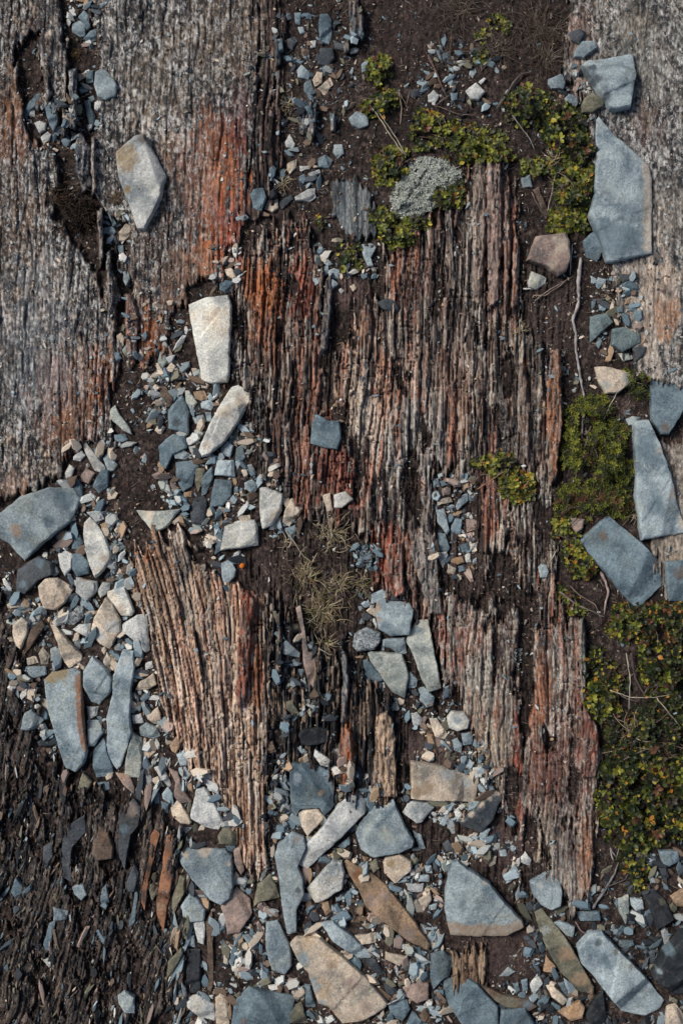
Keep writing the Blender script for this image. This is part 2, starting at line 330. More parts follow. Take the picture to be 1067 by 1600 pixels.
# stains: (x, y, rx, ry, colour, strength, regions)
ST = [(1050, 340, 40, 60, (.42, .37, .31), .4), (330, 300, 60, 130, (.36, .15, .09), .55), (345, 380, 40, 70, RD, .7), (360, 240, 28, 60, RD, .7), (245, 540, 40, 40, OR, .6), (110, 640, 60, 80, OR, .5), (30, 200, 30, 60, OR, .4), (1030, 470, 30, 80, OR, .45), (990, 40, 40, 40, (.34, .27, .18), .4), (300, 250, 60, 90, (.34, .20, .13), .35), (335, 340, 45, 70, OR, .6), (120, 590, 60, 60, (.34, .18, .11), .5), (20, 330, 40, 90, (.2, .13, .09), .4), (240, 130, 50, 60, (.30, .24, .17), .35), (1010, 130, 40, 60, (.36, .34, .28), .3), (640, 420, 40, 60, (.30, .12, .07), .35), (700, 600, 40, 80, (.34, .16, .10), .4), (560, 520, 30, 50, (.40, .20, .12), .5), (340, 1150, 50, 120, (.56, .42, .33), .45), (740, 1000, 40, 40, RD, .5), (340, 230, 40, 60, (.27, .11, .06), .5), (368, 300, 22, 110, (.25, .075, .045), .75), (290, 480, 55, 45, (.32, .16, .10), .6), (250, 380, 40, 50, (.28, .19, .14), .3), (345, 285, 42, 62, OR, .85), (355, 350, 26, 60, RD, .8), (320, 395, 28, 50, OR, .7), (315, 300, 30, 70, (.28, .2, .17), .5), (228, 520, 24, 50, OR, .7), (290, 440, 55, 60, (.30, .19, .13), .6), (375, 180, 18, 70, (.12, .05, .05), .6),
      (110, 645, 48, 62, (.24, .12, .07), .8), (160, 590, 22, 60, OR, .5), (15, 770, 30, 40, (.30, .15, .08), .6), (22, 150, 22, 50, (.25, .13, .06), .6), (40, 60, 40, 50, (.1, .06, .05), .4),
      (185, 480, 40, 90, (.26, .19, .15), .35), (330, 60, 90, 60, (.22, .17, .13), .4), (60, 520, 80, 140, (.30, .35, .40), .4), (120, 60, 60, 60, (.16, .19, .22), .3),
      (415, 455, 36, 78, OR, .9), (470, 450, 26, 60, RD, .75), (440, 540, 50, 60, (.28, .15, .10), .5), (500, 700, 60, 90, (.22, .12, .09), .5), (535, 740, 40, 60, RD, .6), (568, 635, 40, 80, (.60, .53, .45), .85), (650, 700, 50, 90, (.44, .42, .40), .55), (640, 560, 60, 60, (.42, .36, .31), .4), (600, 600, 14, 60, OR, .5), (540, 620, 20, 50, (.38, .25, .17), .5),
      (655, 800, 22, 110, (.24, .235, .22), .75), (675, 660, 30, 90, (.36, .34, .32), .45), (770, 400, 26, 120, (.30, .17, .13), .6), (748, 300, 14, 60, (.40, .32, .27), .5), (772, 310, 14, 60, (.34, .25, .22), .5), (695, 500, 60, 120, (.10, .09, .09), .35), (610, 870, 26, 50, RD, .8), (640, 880, 16, 60, (.3, .12, .07), .6),
      (862, 650, 9, 90, OR, .8), (862, 570, 10, 30, (.12, .14, .17), .8), (820, 590, 6, 50, OR, .6),
      (230, 900, 40, 60, (.36, .22, .13), .6), (225, 865, 14, 18, OR, .7), (300, 880, 50, 40, BK, .6), (345, 1060, 22, 160, (.28, .27, .26), .35), (385, 1000, 12, 95, RD, .95), (402, 1060, 9, 70, OR, .8), (395, 1290, 30, 70, (.38, .22, .13), .5), (260, 1010, 30, 60, (.44, .30, .21), .5),
      (545, 1185, 9, 50, OR, .95), (597, 1210, 20, 60, (.40, .26, .18), .8), (500, 1150, 30, 100, BK, .5),
      (716, 1035, 20, 30, RD, .7), (735, 1010, 16, 26, OR, .55), (750, 1060, 46, 90, (.46, .45, .40), .6), (760, 1150, 40, 60, (.46, .38, .28), .5), (715, 1090, 26, 30, (.36, .2, .13), .5), (770, 1190, 26, 60, (.42, .34, .25), .5), (690, 940, 10, 60, RD, .6),
      (840, 1090, 24, 80, OR, .6), (860, 1200, 40, 70, (.22, .08, .055), .75), (808, 1220, 9, 90, RD, .9), (918, 1150, 16, 80, (.27, .09, .06), .85), (915, 1330, 18, 70, (.33, .16, .09), .7), (845, 1300, 24, 50, (.4, .33, .26), .5), (845, 1345, 18, 30, (.5, .38, .24), .5), (885, 1280, 20, 100, (.10, .09, .09), .5),
      (1015, 480, 55, 110, (.55, .48, .40), .85), (1040, 500, 22, 50, (.36, .17, .08), .7), (990, 430, 20, 20, (.42, .28, .2), .4), (900, 60, 22, 60, (.26, .15, .12), .7), (895, 150, 16, 50, (.36, .25, .21), .7), (1010, 190, 24, 40, (.16, .09, .07), .5), (1000, 60, 60, 60, (.3, .31, .29), .3),
      (735, 1510, 30, 40, (.32, .2, .12), .5), (545, 340, 34, 50, (.14, .17, .19), .4), (1055, 860, 22, 60, (.50, .42, .33), .6)]
strk = .55*vn(X/5, Y/30, 4)+.45*fbm(X/14, Y/30, 6, 3)
for sx, sy, rx, ry, c, s in ST:
    d = np.sqrt(((X-sx)/rx)**2+((Y-sy)/ry)**2)+1.9*(strk-.5)+.9*(mott-.5)
    w = (s*(1-sstep(.55, 1.15, d)))[..., None]*(.75+.25*sstep(.2, .7, lam))[..., None]
    tex = .35+1.15*(.5*lam+.5*spk)[..., None]
    col = col*(1-w)+np.array(c)*tex*w
# crevices between plates hold peat
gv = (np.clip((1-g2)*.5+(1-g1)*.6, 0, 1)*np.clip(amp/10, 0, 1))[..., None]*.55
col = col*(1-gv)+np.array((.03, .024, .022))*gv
sn = fbm(X/9, Y/9, 3, 4, .65); sn2 = vn(X/2.5, Y/2.5, 7); sn3 = fbm(X/90, Y/90, 1, 3)
scol = cmap(.6*sn+.4*sn2, [(0, (.018, .013, .012)), (.38, (.04, .029, .026)), (.55, (.075, .055, .048)), (.72, (.13, .098, .09)), (1, (.28, .23, .21))])
scol = scol*(.34+.5*sn3)[..., None]*(.6+.8*sstep(.35, .65, fbm(X/5, Y/5, 0, 3, .7)))[..., None]
for sx, sy, rx, ry, c, s in [(670, 1170, 50, 30, (.15, .11, .105), .6), (770, 1320, 60, 40, (.13, .09, .085), .6), (790, 1480, 60, 60, (.10, .07, .066), .6), (860, 500, 40, 60, (.10, .075, .07), .5), (850, 400, 30, 20, (.13, .095, .085), .5),
                             (290, 1260, 60, 40, (.12, .085, .08), .5), (640, 60, 60, 80, (.05, .035, .032), .6), (470, 1370, 40, 40, (.12, .09, .085), .5), (540, 455, 34, 30, (.2, .14, .13), .6), (395, 900, 60, 60, (.07, .052, .048), .4), (730, 870, 60, 60, (.10, .075, .07), .5), (770, 1000, 60, 60, (.08, .06, .055), .4)]:
    w = (s*(1-sstep(.4, 1.2, np.sqrt(((X-sx)/rx)**2+((Y-sy)/ry)**2)+.8*(sn-.5))))[..., None]
    scol = scol*(1-w)+np.array(c)*(.6+.8*sn[..., None])*w
isrock = rock > .5
col = np.where(isrock[..., None], col, scol)

# raised blades of layered rock standing proud of the sheet: (outline, height, colour)
BL = [('376,950 388,928 398,938 390,1010 386,1080 376,1106 368,1100 371,1020', 12, (.24, .085, .055)), ('860,548 872,545 877,570 877,625 879,662 873,700 870,738 862,760 855,740 858,700 857,660 854,618', 10, (.28, .13, .07)),
      ('742,250 757,248 758,330 752,480 738,470 738,330', 9, (.36, .28, .23)), ('762,244 782,244 784,330 778,470 764,480 760,330', 11, (.31, .22, .19)), ('788,300 796,295 797,400 790,500 786,470', 8, (.22, .12, .09)), ('800,372 810,370 808,470 800,500', 8, (.25, .12, .08)),
      ('533,1136 546,1138 551,1180 552,1234 536,1234 533,1180', 9, (.33, .11, .045)), ('535,1014 542,1025 545,1078 538,1130 532,1128 535,1062', 9, (.16, .17, .18)),
      ('906,1112 918,1110 930,1130 936,1150 935,1200 930,1215 907,1215', 9, (.22, .085, .06)), ('903,970 912,965 915,1020 917,1090 908,1100 905,1040', 8, (.24, .24, .22)), ('812,566 820,572 826,640 826,720 818,715 810,640', 8, (.19, .13, .10)),
      ('588,1120 604,1110 616,1130 620,1246 582,1246', 7, (.38, .28, .2)), ('196,458 208,462 216,500 214,560 198,560', 8, (.24, .095, .06)), ('640,860 668,800 684,880 690,960 672,960', 5, (.2, .19, .18)), ('606,850 628,848 632,925 618,935 600,900', 8, (.24, .085, .055)),
      ('118,215 128,205 140,230 142,290 130,302 119,260', 8, (.055, .07, .09)), ('143,215 149,212 150,300 144,310', 7, (.17, .15, .13)), ('152,330 160,325 163,400 156,420', 7, (.10, .10, .10)), ('166,395 173,390 178,470 171,490', 7, (.09, .10, .11)), ('68,90 76,84 80,150 73,160', 5, (.12, .11, .10)), ('96,120 104,115 106,200 99,215', 6, (.20, .16, .12)),
      ('466,158 473,156 478,190 476,212 468,208', 7, (.08, .10, .12)), ('478,160 486,158 492,200 488,220 480,210', 8, (.13, .16, .19)), ('488,165 495,160 494,190 490,196', 7, (.07, .09, .11)), ('536,70 546,60 548,80 540,84', 6, (.11, .14, .16)), ('430,62 438,60 438,100 432,104', 6, (.07, .085, .10)), ('515,175 522,178 524,204 518,206', 5, (.12, .15, .18)), ('556,12 566,10 568,50 562,62 557,40', 6, (.09, .11, .13)),
      ('508,440 520,425 516,500 512,545 500,550', 5, (.09, .11, .13)), ('107,110 120,106 122,160 118,204 108,198', 7, (.07, .095, .12)), ('470,150 492,165 490,215 470,210', 4, (.11, .14, .165)), ('545,0 560,0 562,60 548,70', 6, (.10, .12, .14))]
for p, hh, c in BL:
    d = sdf(X+3*(vn(X/4, Y/12, 3)-.5), Y, pts(p)); w = sstep(-1.2, 1.6, d)
    Z = np.maximum(Z, (zr*0+6+big+hh+6*(h3-.5)+4*(h2-.5)+2*(g3-1)+2*(fine-.5))*w+Z*(1-w)); ww = (w > .4)
    isrock = isrock | ww
    t = (.12+1.7*(.5*lam+.25*fine+.25*spk))[..., None]
    cre = sstep(.66, .9, .5*id3+.5*fine2)[..., None]*.7
    bc = np.array(c)*t; pz = sstep(.42, .58, fbm(X/6, Y/24, 4, 4, .6))[..., None]; bc = bc*pz+(bc*.35+np.array((.20, .16, .14))*t*.65)*(1-pz); bc = bc*(1-cre)+np.array((.34, .29, .25))*t*cre
    col = np.where(ww[..., None], bc, col)

# scree hollows keep a lower floor so that the stones lie in them
def gz(px, py):
    """terrain height (px units) at photo-pixel positions"""
    i = np.clip(np.searchsorted(gx, np.atleast_1d(px)), 0, len(gx)-1); j = np.clip(np.searchsorted(gy, np.atleast_1d(py)), 0, len(gy)-1)
    return Z[j, i]
def wp(px, py, z):
    """photo pixel seen at height z (px) -> metres in the scene"""
    f = (HCAM-z*S)/HCAM
    return (px-533.5)*S*f, (800-py)*S*f, z*S
wxm, wym, wzm = wp(X, Y, Z)
V = np.stack([wxm, wym, wzm], -1).reshape(-1, 3); ny, nx = X.shape
idx = np.arange(ny*nx).reshape(ny, nx)
F = np.stack([idx[:-1, :-1], idx[1:, :-1], idx[1:, 1:], idx[:-1, 1:]], -1).reshape(-1, 4)
fr = isrock[:-1, :-1].reshape(-1)
CF = col.reshape(-1, 3)
la = np.clip(.95*mk['A']+.95*mk['F']+.5*mk['H']+.6*mk['D']+.34*mk['B']+.3*mk['C']+.15*mk['G'], 0, 1)
cl = fbm(X/42, Y/60, 1, 4, .6); cw = sstep(.38, .60, cl); cd = sstep(.60, .36, cl)*.9+.25
stn = np.zeros_like(X)
for sx, sy, rx, ry, c, s in ST: stn = np.maximum(stn, s*(1-sstep(.5, 1.2, np.sqrt(((X-sx)/rx)**2+((Y-sy)/ry)**2))))
LI = np.stack([la*(.5+.5*cw)*(1-.75*stn), la*np.clip(cd*1.1+.25, 0, 1)*(1-.55*stn), la*0, la*0+1], -1).reshape(-1, 4)
for name, sel, mat in (('bedrock', fr, M_ROCK), ('soil', ~fr, M_SOIL)):
    f = F[sel]; used = np.zeros(len(V), bool); used[f.ravel()] = True
    remap = np.cumsum(used)-1
    me = np_mesh(name, V[used], remap[f], mat, CF[used], lich=LI[used])
    tag(link(bpy.data.objects.new(name, me)), kind='structure')
# ---------------------------------------------------------------- loose stones, traced one by one
# tile | colour | thickness px (0 = from size) | outline in the tile (2.67 x photo) [| stains x,y,r,colour ;...] [# label [# short name]]
TILE = {'a1': (0, 0), 'a2': (340, 0), 'a3': (667, 0), 'b1': (0, 400), 'b2': (340, 400), 'b3': (667, 400), 'c1': (0, 800), 'c2': (340, 800), 'c3': (667, 800),
        'd1': (0, 1200), 'd2': (340, 1200), 'd3': (667, 1200), 'g': None}
STONES = '''
a1|light|9|395,295 415,280 440,287 478,330 488,350 483,395 440,412 405,402 390,350 #pale lichen-speckled stone near the top left, alone on the mottled slab beside small blue chips#speckled stone at top left
a1|blue|0|360,293 392,290 388,342 360,342
a1|cream|0|318,310 355,300 358,318 330,335
a1|light|0|300,95 330,80 360,100 355,145 335,150 300,130
a1|blue|0|325,70 350,40 372,60 378,110 360,125 345,90
a1|blue|0|345,160 375,125 405,115 415,140 405,165 370,172
a1|blue|7|95,470 120,425 150,385 178,385 172,420 130,460 105,490
a1|blue|7|185,425 225,418 238,440 240,500 220,542 205,520 190,460
a1|pale|0|140,510 165,500 195,510 190,540 165,555
a1|pale|0|170,570 200,545 215,560 205,585 180,598
a1|light|0|218,555 250,520 262,530 245,565
a1|blue|0|255,580 285,560 297,590 280,615 262,600
a1|blue|0|350,420 375,410 380,450 398,480 390,525 370,515 360,470
a1|light|0|368,405 390,395 398,415 380,425
a1|pale|0|395,425 415,415 425,430 408,462 393,455
a1|pale|17|480,625 560,560 600,552 625,600 690,725 670,820 600,955 570,950 520,810 490,730|520,660,75,ochre;600,570,40,brown;530,790,22,ochre #kite-shaped stone, olive-brown above and pale grey below, on the mottled upper left slab#kite-shaped stone
a1|cream|0|495,965 530,920 545,935 555,965 520,1000 495,1000
a1|light|0|430,950 470,940 485,965 470,980 430,970
a1|blue|0|440,870 455,865 485,930 470,940
a1|blue|0|490,1025 515,1020 520,1067 500,1067
a2|blue|8|425,55 460,52 475,75 475,150 465,180 425,165 420,100 #upright oblong blue-grey stone at the top centre, above the dark slate block#oblong stone at top centre
a2|blue|0|318,50 350,50 345,100 325,100
a2|light|0|335,112 355,110 368,135 345,140
a2|blue|0|248,165 272,155 275,205 255,215 245,200
a2|dark|0|290,160 320,150 335,170 310,210 290,195
a2|pale|0|385,170 410,165 410,195 388,198
a2|dark|8|425,195 480,195 490,240 460,275 415,265
a2|light|0|330,290 350,265 385,300 380,330 335,320
a2|blue|0|360,345 385,325 400,365 415,385 380,400 360,380
a2|cream|0|395,330 415,295 440,300 435,345 405,358
a2|cream|0|415,370 470,318 482,350 445,395
a2|light|0|600,265 625,245 650,270 625,295 600,300
a2|blue|0|585,130 605,122 612,140 600,160
a2|light|7|545,490 580,460 630,480 630,520 590,535 560,520 #rounded light blue-grey stone alone on dark soil, left of the long pale straw's tip#lone rounded stone
a2|dark|0|480,165 545,190 540,215 490,200
a2|pale|0|280,590 300,555 325,600 315,620 285,612
a2|blue|0|418,655 450,642 480,665 465,700 420,695
a2|cream|0|290,680 330,660 330,700 300,722 288,705
a2|pale|0|340,690 385,690 385,705 345,712
a2|pale|0|375,720 425,705 430,720 385,740
a2|light|0|485,600 520,600 528,640 500,660 480,635
a2|blue|8|135,810 150,785 190,780 205,820 180,880 150,865 #dark blue-grey five-sided stone at the left end of a curved row, upper middle#dark five-sided stone
a2|cream|0|195,870 210,830 250,828 255,865 230,883
a2|dark|0|258,835 310,808 318,830 270,870 258,855
a2|pale|7|320,820 375,785 408,780 410,820 385,838 325,835
a2|blue|0|340,735 360,722 372,745 355,770 338,760
a2|blue|0|255,710 280,700 288,735 265,750
a2|light|0|75,905 120,893 130,905 110,920 80,918
a2|light|0|600,1015 650,1010 662,1030 640,1075 650,1110 625,1110 605,1060
a2|blue|0|940,220 965,210 972,235 950,262 935,240
a2|pale|0|875,395 900,372 925,395 905,435 880,430
a2|pale|0|990,255 1020,248 1037,262 1010,278
a2|dark|0|800,370 845,370 850,400 810,405
a2|blue|0|970,385 1000,385 1000,415 975,420
a2|blue|0|905,200 925,210 940,270 920,240
a3|light|22|640,268 675,240 870,208 876,300 855,440 790,450 765,445 700,350|655,290,35,dark;700,330,30,dark;745,400,28,dark;690,285,15,dark #pale blue-grey wedge with dark left face at upper right, above the large pointed slab#wedge with the dark side
a3|light|15|708,490 722,475 790,560 870,630 930,685 943,740 943,1050 870,1068 790,1088 757,1085 700,940 678,890 700,800 708,650|925,690,34,cream;932,730,36,cream;935,770,38,cream;935,810,38,cream;935,850,38,cream;935,890,38,cream;935,930,38,cream;930,980,34,cream;925,1030,30,cream;720,960,75,blue;790,1010,75,blue;850,980,50,blue #large pointed blue-grey slab with cream right edge beside the green shrub at upper right#large pointed slab
a3|light|9|618,205 650,165 700,168 712,195 650,240 612,235
a3|dark|0|595,130 640,115 668,135 660,165 640,185 600,165
a3|light|9|505,325 565,302 580,345 570,370 520,365 505,345
a3|light|0|572,410 590,388 640,400 625,440 600,455
a3|olive|10|655,405 690,380 735,410 738,440 690,465 648,465 648,430
a3|pale|8|160,375 205,340 245,380 215,415 185,410
a3|blue|0|247,255 265,237 288,265 275,280 250,272
a3|light|0|180,290 200,282 208,300 190,325 175,310
a3|light|0|85,265 115,285 110,300 90,290
a3|pink|20|415,1085 455,980 580,965 598,1000 602,1080 585,1125 550,1147 500,1110 420,1080|560,1020,50,cream;520,1110,30,cream #blocky pinkish boulder at the right of the tall rock ridges, below the green shrub#pinkish boulder
a3|blue|9|648,1000 690,965 745,970 748,1020 710,1090 665,1070 #smooth shield-shaped blue-grey stone touching the foot of the large pointed slab#shield-shaped stone
a3|brown|6|440,790 465,775 515,900 495,910
a3|light|0|390,740 430,725 440,780 400,780
b1|white|22|780,195 850,168 950,155 965,200 955,500 945,520 880,528 838,515 812,380 790,260|950,330,20,pale;905,240,25,cream #tall off-white tapered slab with small black specks, standing out left of the red layered rock#tall white slab
b1|white|20|825,810 835,780 900,640 960,545 990,533 1040,560 1040,600 1000,680 940,770 870,830 840,838|930,650,45,cream;1000,600,40,cream;860,790,25,cream #leaning long cream-white stone just below the tall white slab#leaning cream-white stone
b1|blue|0|915,110 940,95 985,110 975,140 940,155 915,140
b1|cream|0|935,55 965,48 990,80 975,100 945,80
b1|cream|0|910,25 925,0 955,0 930,38
b1|light|0|513,45 540,40 543,95 525,125 513,100
b1|cream|0|485,330 505,318 522,345 512,375 488,375
b1|light|0|508,395 530,358 530,415 512,425
b1|blue|0|470,400 495,400 508,425 485,440
b1|cream|0|575,415 585,385 600,415 595,435 578,435
b1|cream|0|685,475 715,440 735,460 720,485 690,492
b1|brown|0|660,540 690,540 725,600 715,625 675,590
b1|green|0|665,390 685,390 697,440 680,468 655,460
b1|green|0|770,560 790,560 825,610 800,645 775,620
b1|tan|0|805,565 850,560 868,590 840,605 815,595
b1|light|0|835,605 880,598 892,620 880,645 840,635
b1|green|0|455,640 480,620 500,660 540,710 550,745 510,725 460,680
b1|blue|0|475,745 520,740 535,765 510,778 478,770
b1|pale|7|340,780 352,768 400,830 440,880 430,905 395,895 360,830
b1|light|7|430,840 450,820 493,870 475,895 450,900
b1|blue|0|385,960 420,890 455,890 450,960 410,990
b1|pale|0|305,835 340,808 358,830 335,858 305,850
b1|pale|0|270,905 290,868 312,885 300,920 275,930
b1|pink|0|325,935 360,880 398,905 370,950
b1|blue|0|295,935 320,920 345,960 345,1010 310,1000
b1|blue|9|660,790 720,740 770,750 780,800 720,830 690,890 665,870
b1|blue|8|700,640 760,570 790,650 785,740 740,730 700,720|735,690,30,dark
b1|blue|9|730,860 800,850 830,875 800,960 760,985 735,930
b1|light|0|720,825 765,805 800,830 770,850 730,845
b1|pale|0|770,760 800,750 815,775 790,790 770,785
b1|pale|0|810,725 835,715 850,740 830,760 812,745
b1|pale|0|785,795 815,790 825,815 800,830
b1|light|0|855,650 880,650 885,690 862,690
b1|light|0|800,670 850,660 860,690 815,700
b1|light|0|920,800 950,770 975,790 960,840 925,830
b1|light|10|890,915 905,850 975,850 980,920
b1|blue|9|895,930 965,935 965,1000 930,1040 875,1050 885,970
b1|blue|0|985,800 1010,785 1025,840 1000,865 980,850
b1|blue|0|840,920 885,875 890,920 860,990 840,1000
b1|olive|0|815,880 855,885 850,940 825,985 812,950
b1|dark|8|790,1060 810,1010 850,1000 865,1025 852,1118 800,1120
b1|tan|0|765,985 800,980 800,1005 770,1005
b1|light|0|1030,870 1050,865 1067,900 1060,925 1035,900
g|light|24|0,800 30,775 75,761 113,762 124,780 108,815 65,850 35,878 10,850 -14,836 -20,806|25,830,14,tan;75,815,12,blue;100,780,20,blue #big blue-grey pentagonal boulder cut by the left edge of the photo at mid height#big boulder at the left edge
b2|blue|12|400,655 420,660 460,685 508,685 518,760 500,808 445,800 385,782 392,700 #square blue-grey stone with a notched top, alone in the middle of the layered rock#square stone on the layered rock
b2|dark|9|665,190 700,175 740,180 757,215 750,245 720,240 680,215 #dark slate oval stone alone on the layered rock, under the small green sprig#dark oval stone
b2|light|0|460,60 485,48 510,60 512,95 465,90
b2|light|0|440,45 460,35 470,70 445,80
b2|light|0|450,105 480,95 503,115 475,140
b2|light|0|435,20 460,12 485,35 455,40
b2|blue|0|595,75 625,70 625,90 605,98
b2|white|0|500,140 515,130 528,145 515,160
b2|cream|0|550,125 570,115 580,135 565,148
b2|cream|0|435,995 470,988 480,1060 455,1067
b2|white|9|483,995 535,978 567,1015 520,1050 485,1050
b2|white|16|175,965 200,962 272,990 268,1060 230,1125 185,1140 172,1060|240,1080,35,cream #off-white blocky stone, right of the white speckled block and left of the cream one#off-white blocky stone
b2|cream|11|305,1008 355,1012 352,1062 300,1130 270,1110 280,1060
b2|light|8|110,945 145,928 173,955 150,998 115,970
b2|blue|0|118,870 140,865 160,910 145,920 120,900
b2|light|0|895,930 920,925 925,960 900,965
b2|blue|0|925,940 965,925 975,950 935,960
b2|pink|0|930,970 970,960 972,990 940,1000
b2|cream|0|910,1015 970,1005 980,1025 920,1040
b2|light|0|990,1045 1010,1000 1040,990 1045,1020 1000,1060
b3|teal|9|680,250 755,235 778,275 750,300 680,362|745,290,18,dark #blue-green grey stone with straight left side, on soil right of the long dead root#straight-sided blue-green stone
b3|teal|9|775,300 820,293 890,325 893,360 815,400 770,370
b3|light|0|700,120 712,88 750,95 745,115 715,135
b3|blue|0|683,190 705,178 700,215 685,225
b3|green|8|420,110 435,60 500,90 495,110 455,140 425,130
b3|dark|0|800,75 840,75 845,100 815,110
b3|blue|0|862,230 895,225 900,260 880,275 862,260
b3|blue|0|790,215 815,210 820,235 795,235
b3|dark|0|860,380 915,375 905,410 870,440
b3|green|0|795,405 850,400 860,430 820,440
b3|cream|12|700,460 750,458 870,490 860,520 800,570 745,575 715,520|830,510,30,green;740,540,30,green #pale cream-green pointed stone above the big crowberry mat at the right#pointed cream-green stone
b3|blue|14|935,515 1100,505 1100,600 1010,745 975,745 935,680|990,720,30,brown #blue-grey slate slab with brown lower tip, at the right edge above the tapering slab#slate slab at the right edge
g|light|17|991,657 1013,655 1030,690 1049,740 1060,785 1076,832 1040,838 1004,845 995,780 992,710|1035,700,12,cream;1058,770,14,cream;1068,815,12,cream;1010,700,26,blue;1025,790,22,blue #tall tapering blue-grey slab near the right edge with a cream-edged right side#tall tapering slab
b3|light|0|828,680 860,665 890,672 870,710 840,705
c1|white|15|345,45 370,20 400,50 440,110 462,165 460,200 430,245 395,278 375,230 350,150 342,90|440,190,30,cream;420,240,22,cream #long off-white lozenge stone right of the big boulder at the left edge#white lozenge stone
c1|cream|13|155,310 190,275 240,275 305,320 270,380 225,412 180,405 160,350 #beige blocky stone below the dark boulder on the left scree#beige block
c1|pale|0|315,270 405,290 405,330 360,378 315,335|350,278,22,tan
c1|pale|0|405,330 430,292 462,295 458,330 420,360
c1|white|11|445,330 520,310 560,415 545,435 505,435 445,355|500,410,30,cream;490,325,20,light
c1|cream|13|375,510 385,450 440,355 470,380 503,450 500,500 455,575 420,560|470,480,40,pale;420,520,30,pale #large beige diamond-shaped stone in the middle of the left scree#beige diamond stone
c1|pale|12|508,470 570,430 610,428 625,580 605,590 570,550 510,500
c1|pale|0|300,490 330,470 380,465 375,525 345,515
c1|speck|0|280,470 320,390 350,400 350,440 310,470
c1|cream|12|205,470 225,470 340,595 340,620 285,655 265,630 235,540 #cream club-shaped stone leaning down right, just above the rust-edged slab#cream club-shaped stone
c1|cream|10|50,475 90,440 118,460 115,510 85,575 65,560 50,510
c1|brown|8|90,590 125,490 175,450 190,475 130,560 100,595
c1|cream|0|160,590 180,562 208,600 200,635 170,638
c1|light|0|210,570 235,560 253,595 235,620 212,622
c1|cream|0|110,610 150,600 162,630 115,642
c1|dark|14|60,300 70,240 160,180 215,210 225,260 160,285 100,345 65,340|170,220,30,blue;90,300,20,blue #dark mottled boulder under the big boulder at the left edge#dark mottled boulder
c1|blue|0|295,110 330,92 350,130 330,160 300,155
c1|blue|0|300,175 335,170 370,210 370,260 320,270 300,240
c1|pale|0|240,175 270,160 303,175 300,235 270,270 250,230
c1|light|0|90,645 190,645 195,680 140,695 95,670
c1|pale|0|80,770 110,710 130,720 125,755 90,785
c1|light|10|85,910 100,840 130,825 178,870 160,900 120,915
c1|light|20|175,705 210,670 300,655 330,670 345,850 362,1000 345,1060 310,1092 270,1075 240,980 195,820|255,680,50,ochre;328,690,27,rust;332,712,26,rust;334,735,26,rust;336,757,26,rust;338,780,25,rust;339,800,25,rust;340,822,25,rust;343,845,25,rust;346,868,25,rust;348,890,25,rust;350,912,25,rust;353,935,25,rust;355,957,25,rust;358,980,25,rust;200,695,26,ochre #long blue-grey slab with rusty top and rusty right edge on the left scree#rust-edged slab
c1|light|15|345,665 385,600 440,650 468,700 460,750 410,808 375,795 342,730|368,720,34,blue;370,770,25,blue #rounded two-toned blue-grey stone between the rust-edged slab and the long pale bar#two-toned rounded stone
c1|light|16|470,680 510,575 555,580 560,650 545,740 540,850 548,930 500,1067 485,1080 440,1030 440,950 445,850 470,760|520,620,30,pale;520,1000,35,green #long narrow light grey bar of stone standing upright in the left scree#long pale bar
c1|green|11|548,920 590,945 590,1067 580,1110 515,1110 525,1020
c1|light|9|360,870 410,870 430,920 395,980 365,980
c1|pale|0|360,810 412,812 405,850 370,870
c1|blue|8|385,1000 430,940 470,1060 470,1100 400,1110 385,1060
c1|cream|0|562,745 580,710 640,672 655,720 620,740
c1|blue|0|580,780 600,760 630,745 625,775 600,795
c1|cream|0|430,625 445,585 465,610 460,670 440,650
c1|pale|0|475,560 500,545 508,580 480,578
c1|light|0|580,900 610,878 660,900 668,935 640,950 585,935
c1|cream|0|610,850 660,812 680,890 640,885 615,865
c1|pale|0|548,850 590,840 600,880 555,885
c1|pale|0|605,630 635,620 640,650 608,660
c1|tan|9|705,975 750,915 768,940 735,1010 715,1000
c1|light|0|735,1010 770,990 785,1030 780,1060 750,1060
c1|cream|0|590,1000 620,990 650,1000 620,1028 595,1030
c1|green|12|565,-8 660,-6 755,-12 735,10 700,60 640,90 590,30|620,10,40,cream #pale green-grey triangular stone pointing down, left of the dark slate piece#downward triangular stone
c1|blue|0|895,180 900,100 930,65 925,160
c1|light|9|920,215 960,195 985,240 980,270 940,315 925,290
c1|cream|0|430,60 455,80 462,120 440,100
c1|pale|0|360,0 420,-10 435,30 400,45
c2|white|16|10,162 25,60 80,38 155,30 165,65 170,140 90,152 #white block peppered with black specks, left of centre below the centre-left scree#white peppered block
c2|cream|0|78,15 135,12 140,40 105,55
c2|light|9|265,545 285,530 345,590 340,610 270,595
c2|light|18|665,365 700,360 800,380 820,410 800,515 720,520 670,490 655,420|665,400,28,tan;670,450,16,tan #blocky blue-grey stone with tan left corner topping the pile right of the grass tuft#block with the tan corner
c2|speck|16|560,560 570,510 620,480 680,505 680,545 650,578 580,585 #rounded black-and-white speckled boulder left of the pile beside the grass tuft#speckled round boulder
c2|light|10|685,530 780,525 790,590 760,600 720,570 685,560
c2|green|17|805,500 830,455 880,450 900,560 935,740 880,758 850,700 815,600 785,540|840,500,28,blue #long tapered pale greenish slab pointing down, right side of the pile by the grass#long tapered greenish slab
c2|green|14|625,590 640,582 770,590 800,680 780,780 730,755 690,700 640,630 #flat pale greenish stone at the bottom of the pile, left of the tapered slab#flat greenish stone
c2|blue|9|605,620 625,615 685,680 690,705 620,725 610,680
c2|light|0|800,665 835,700 825,735 795,735
c2|light|0|640,345 690,320 735,325 700,360 640,385
c2|dark|0|715,345 745,335 758,370 720,370
c2|dark|0|600,425 625,420 645,440 625,455 605,450
c2|light|9|835,735 860,730 905,770 900,810 870,820 845,780|890,805,14,tan
c2|green|0|715,815 745,785 760,820 750,830 715,830
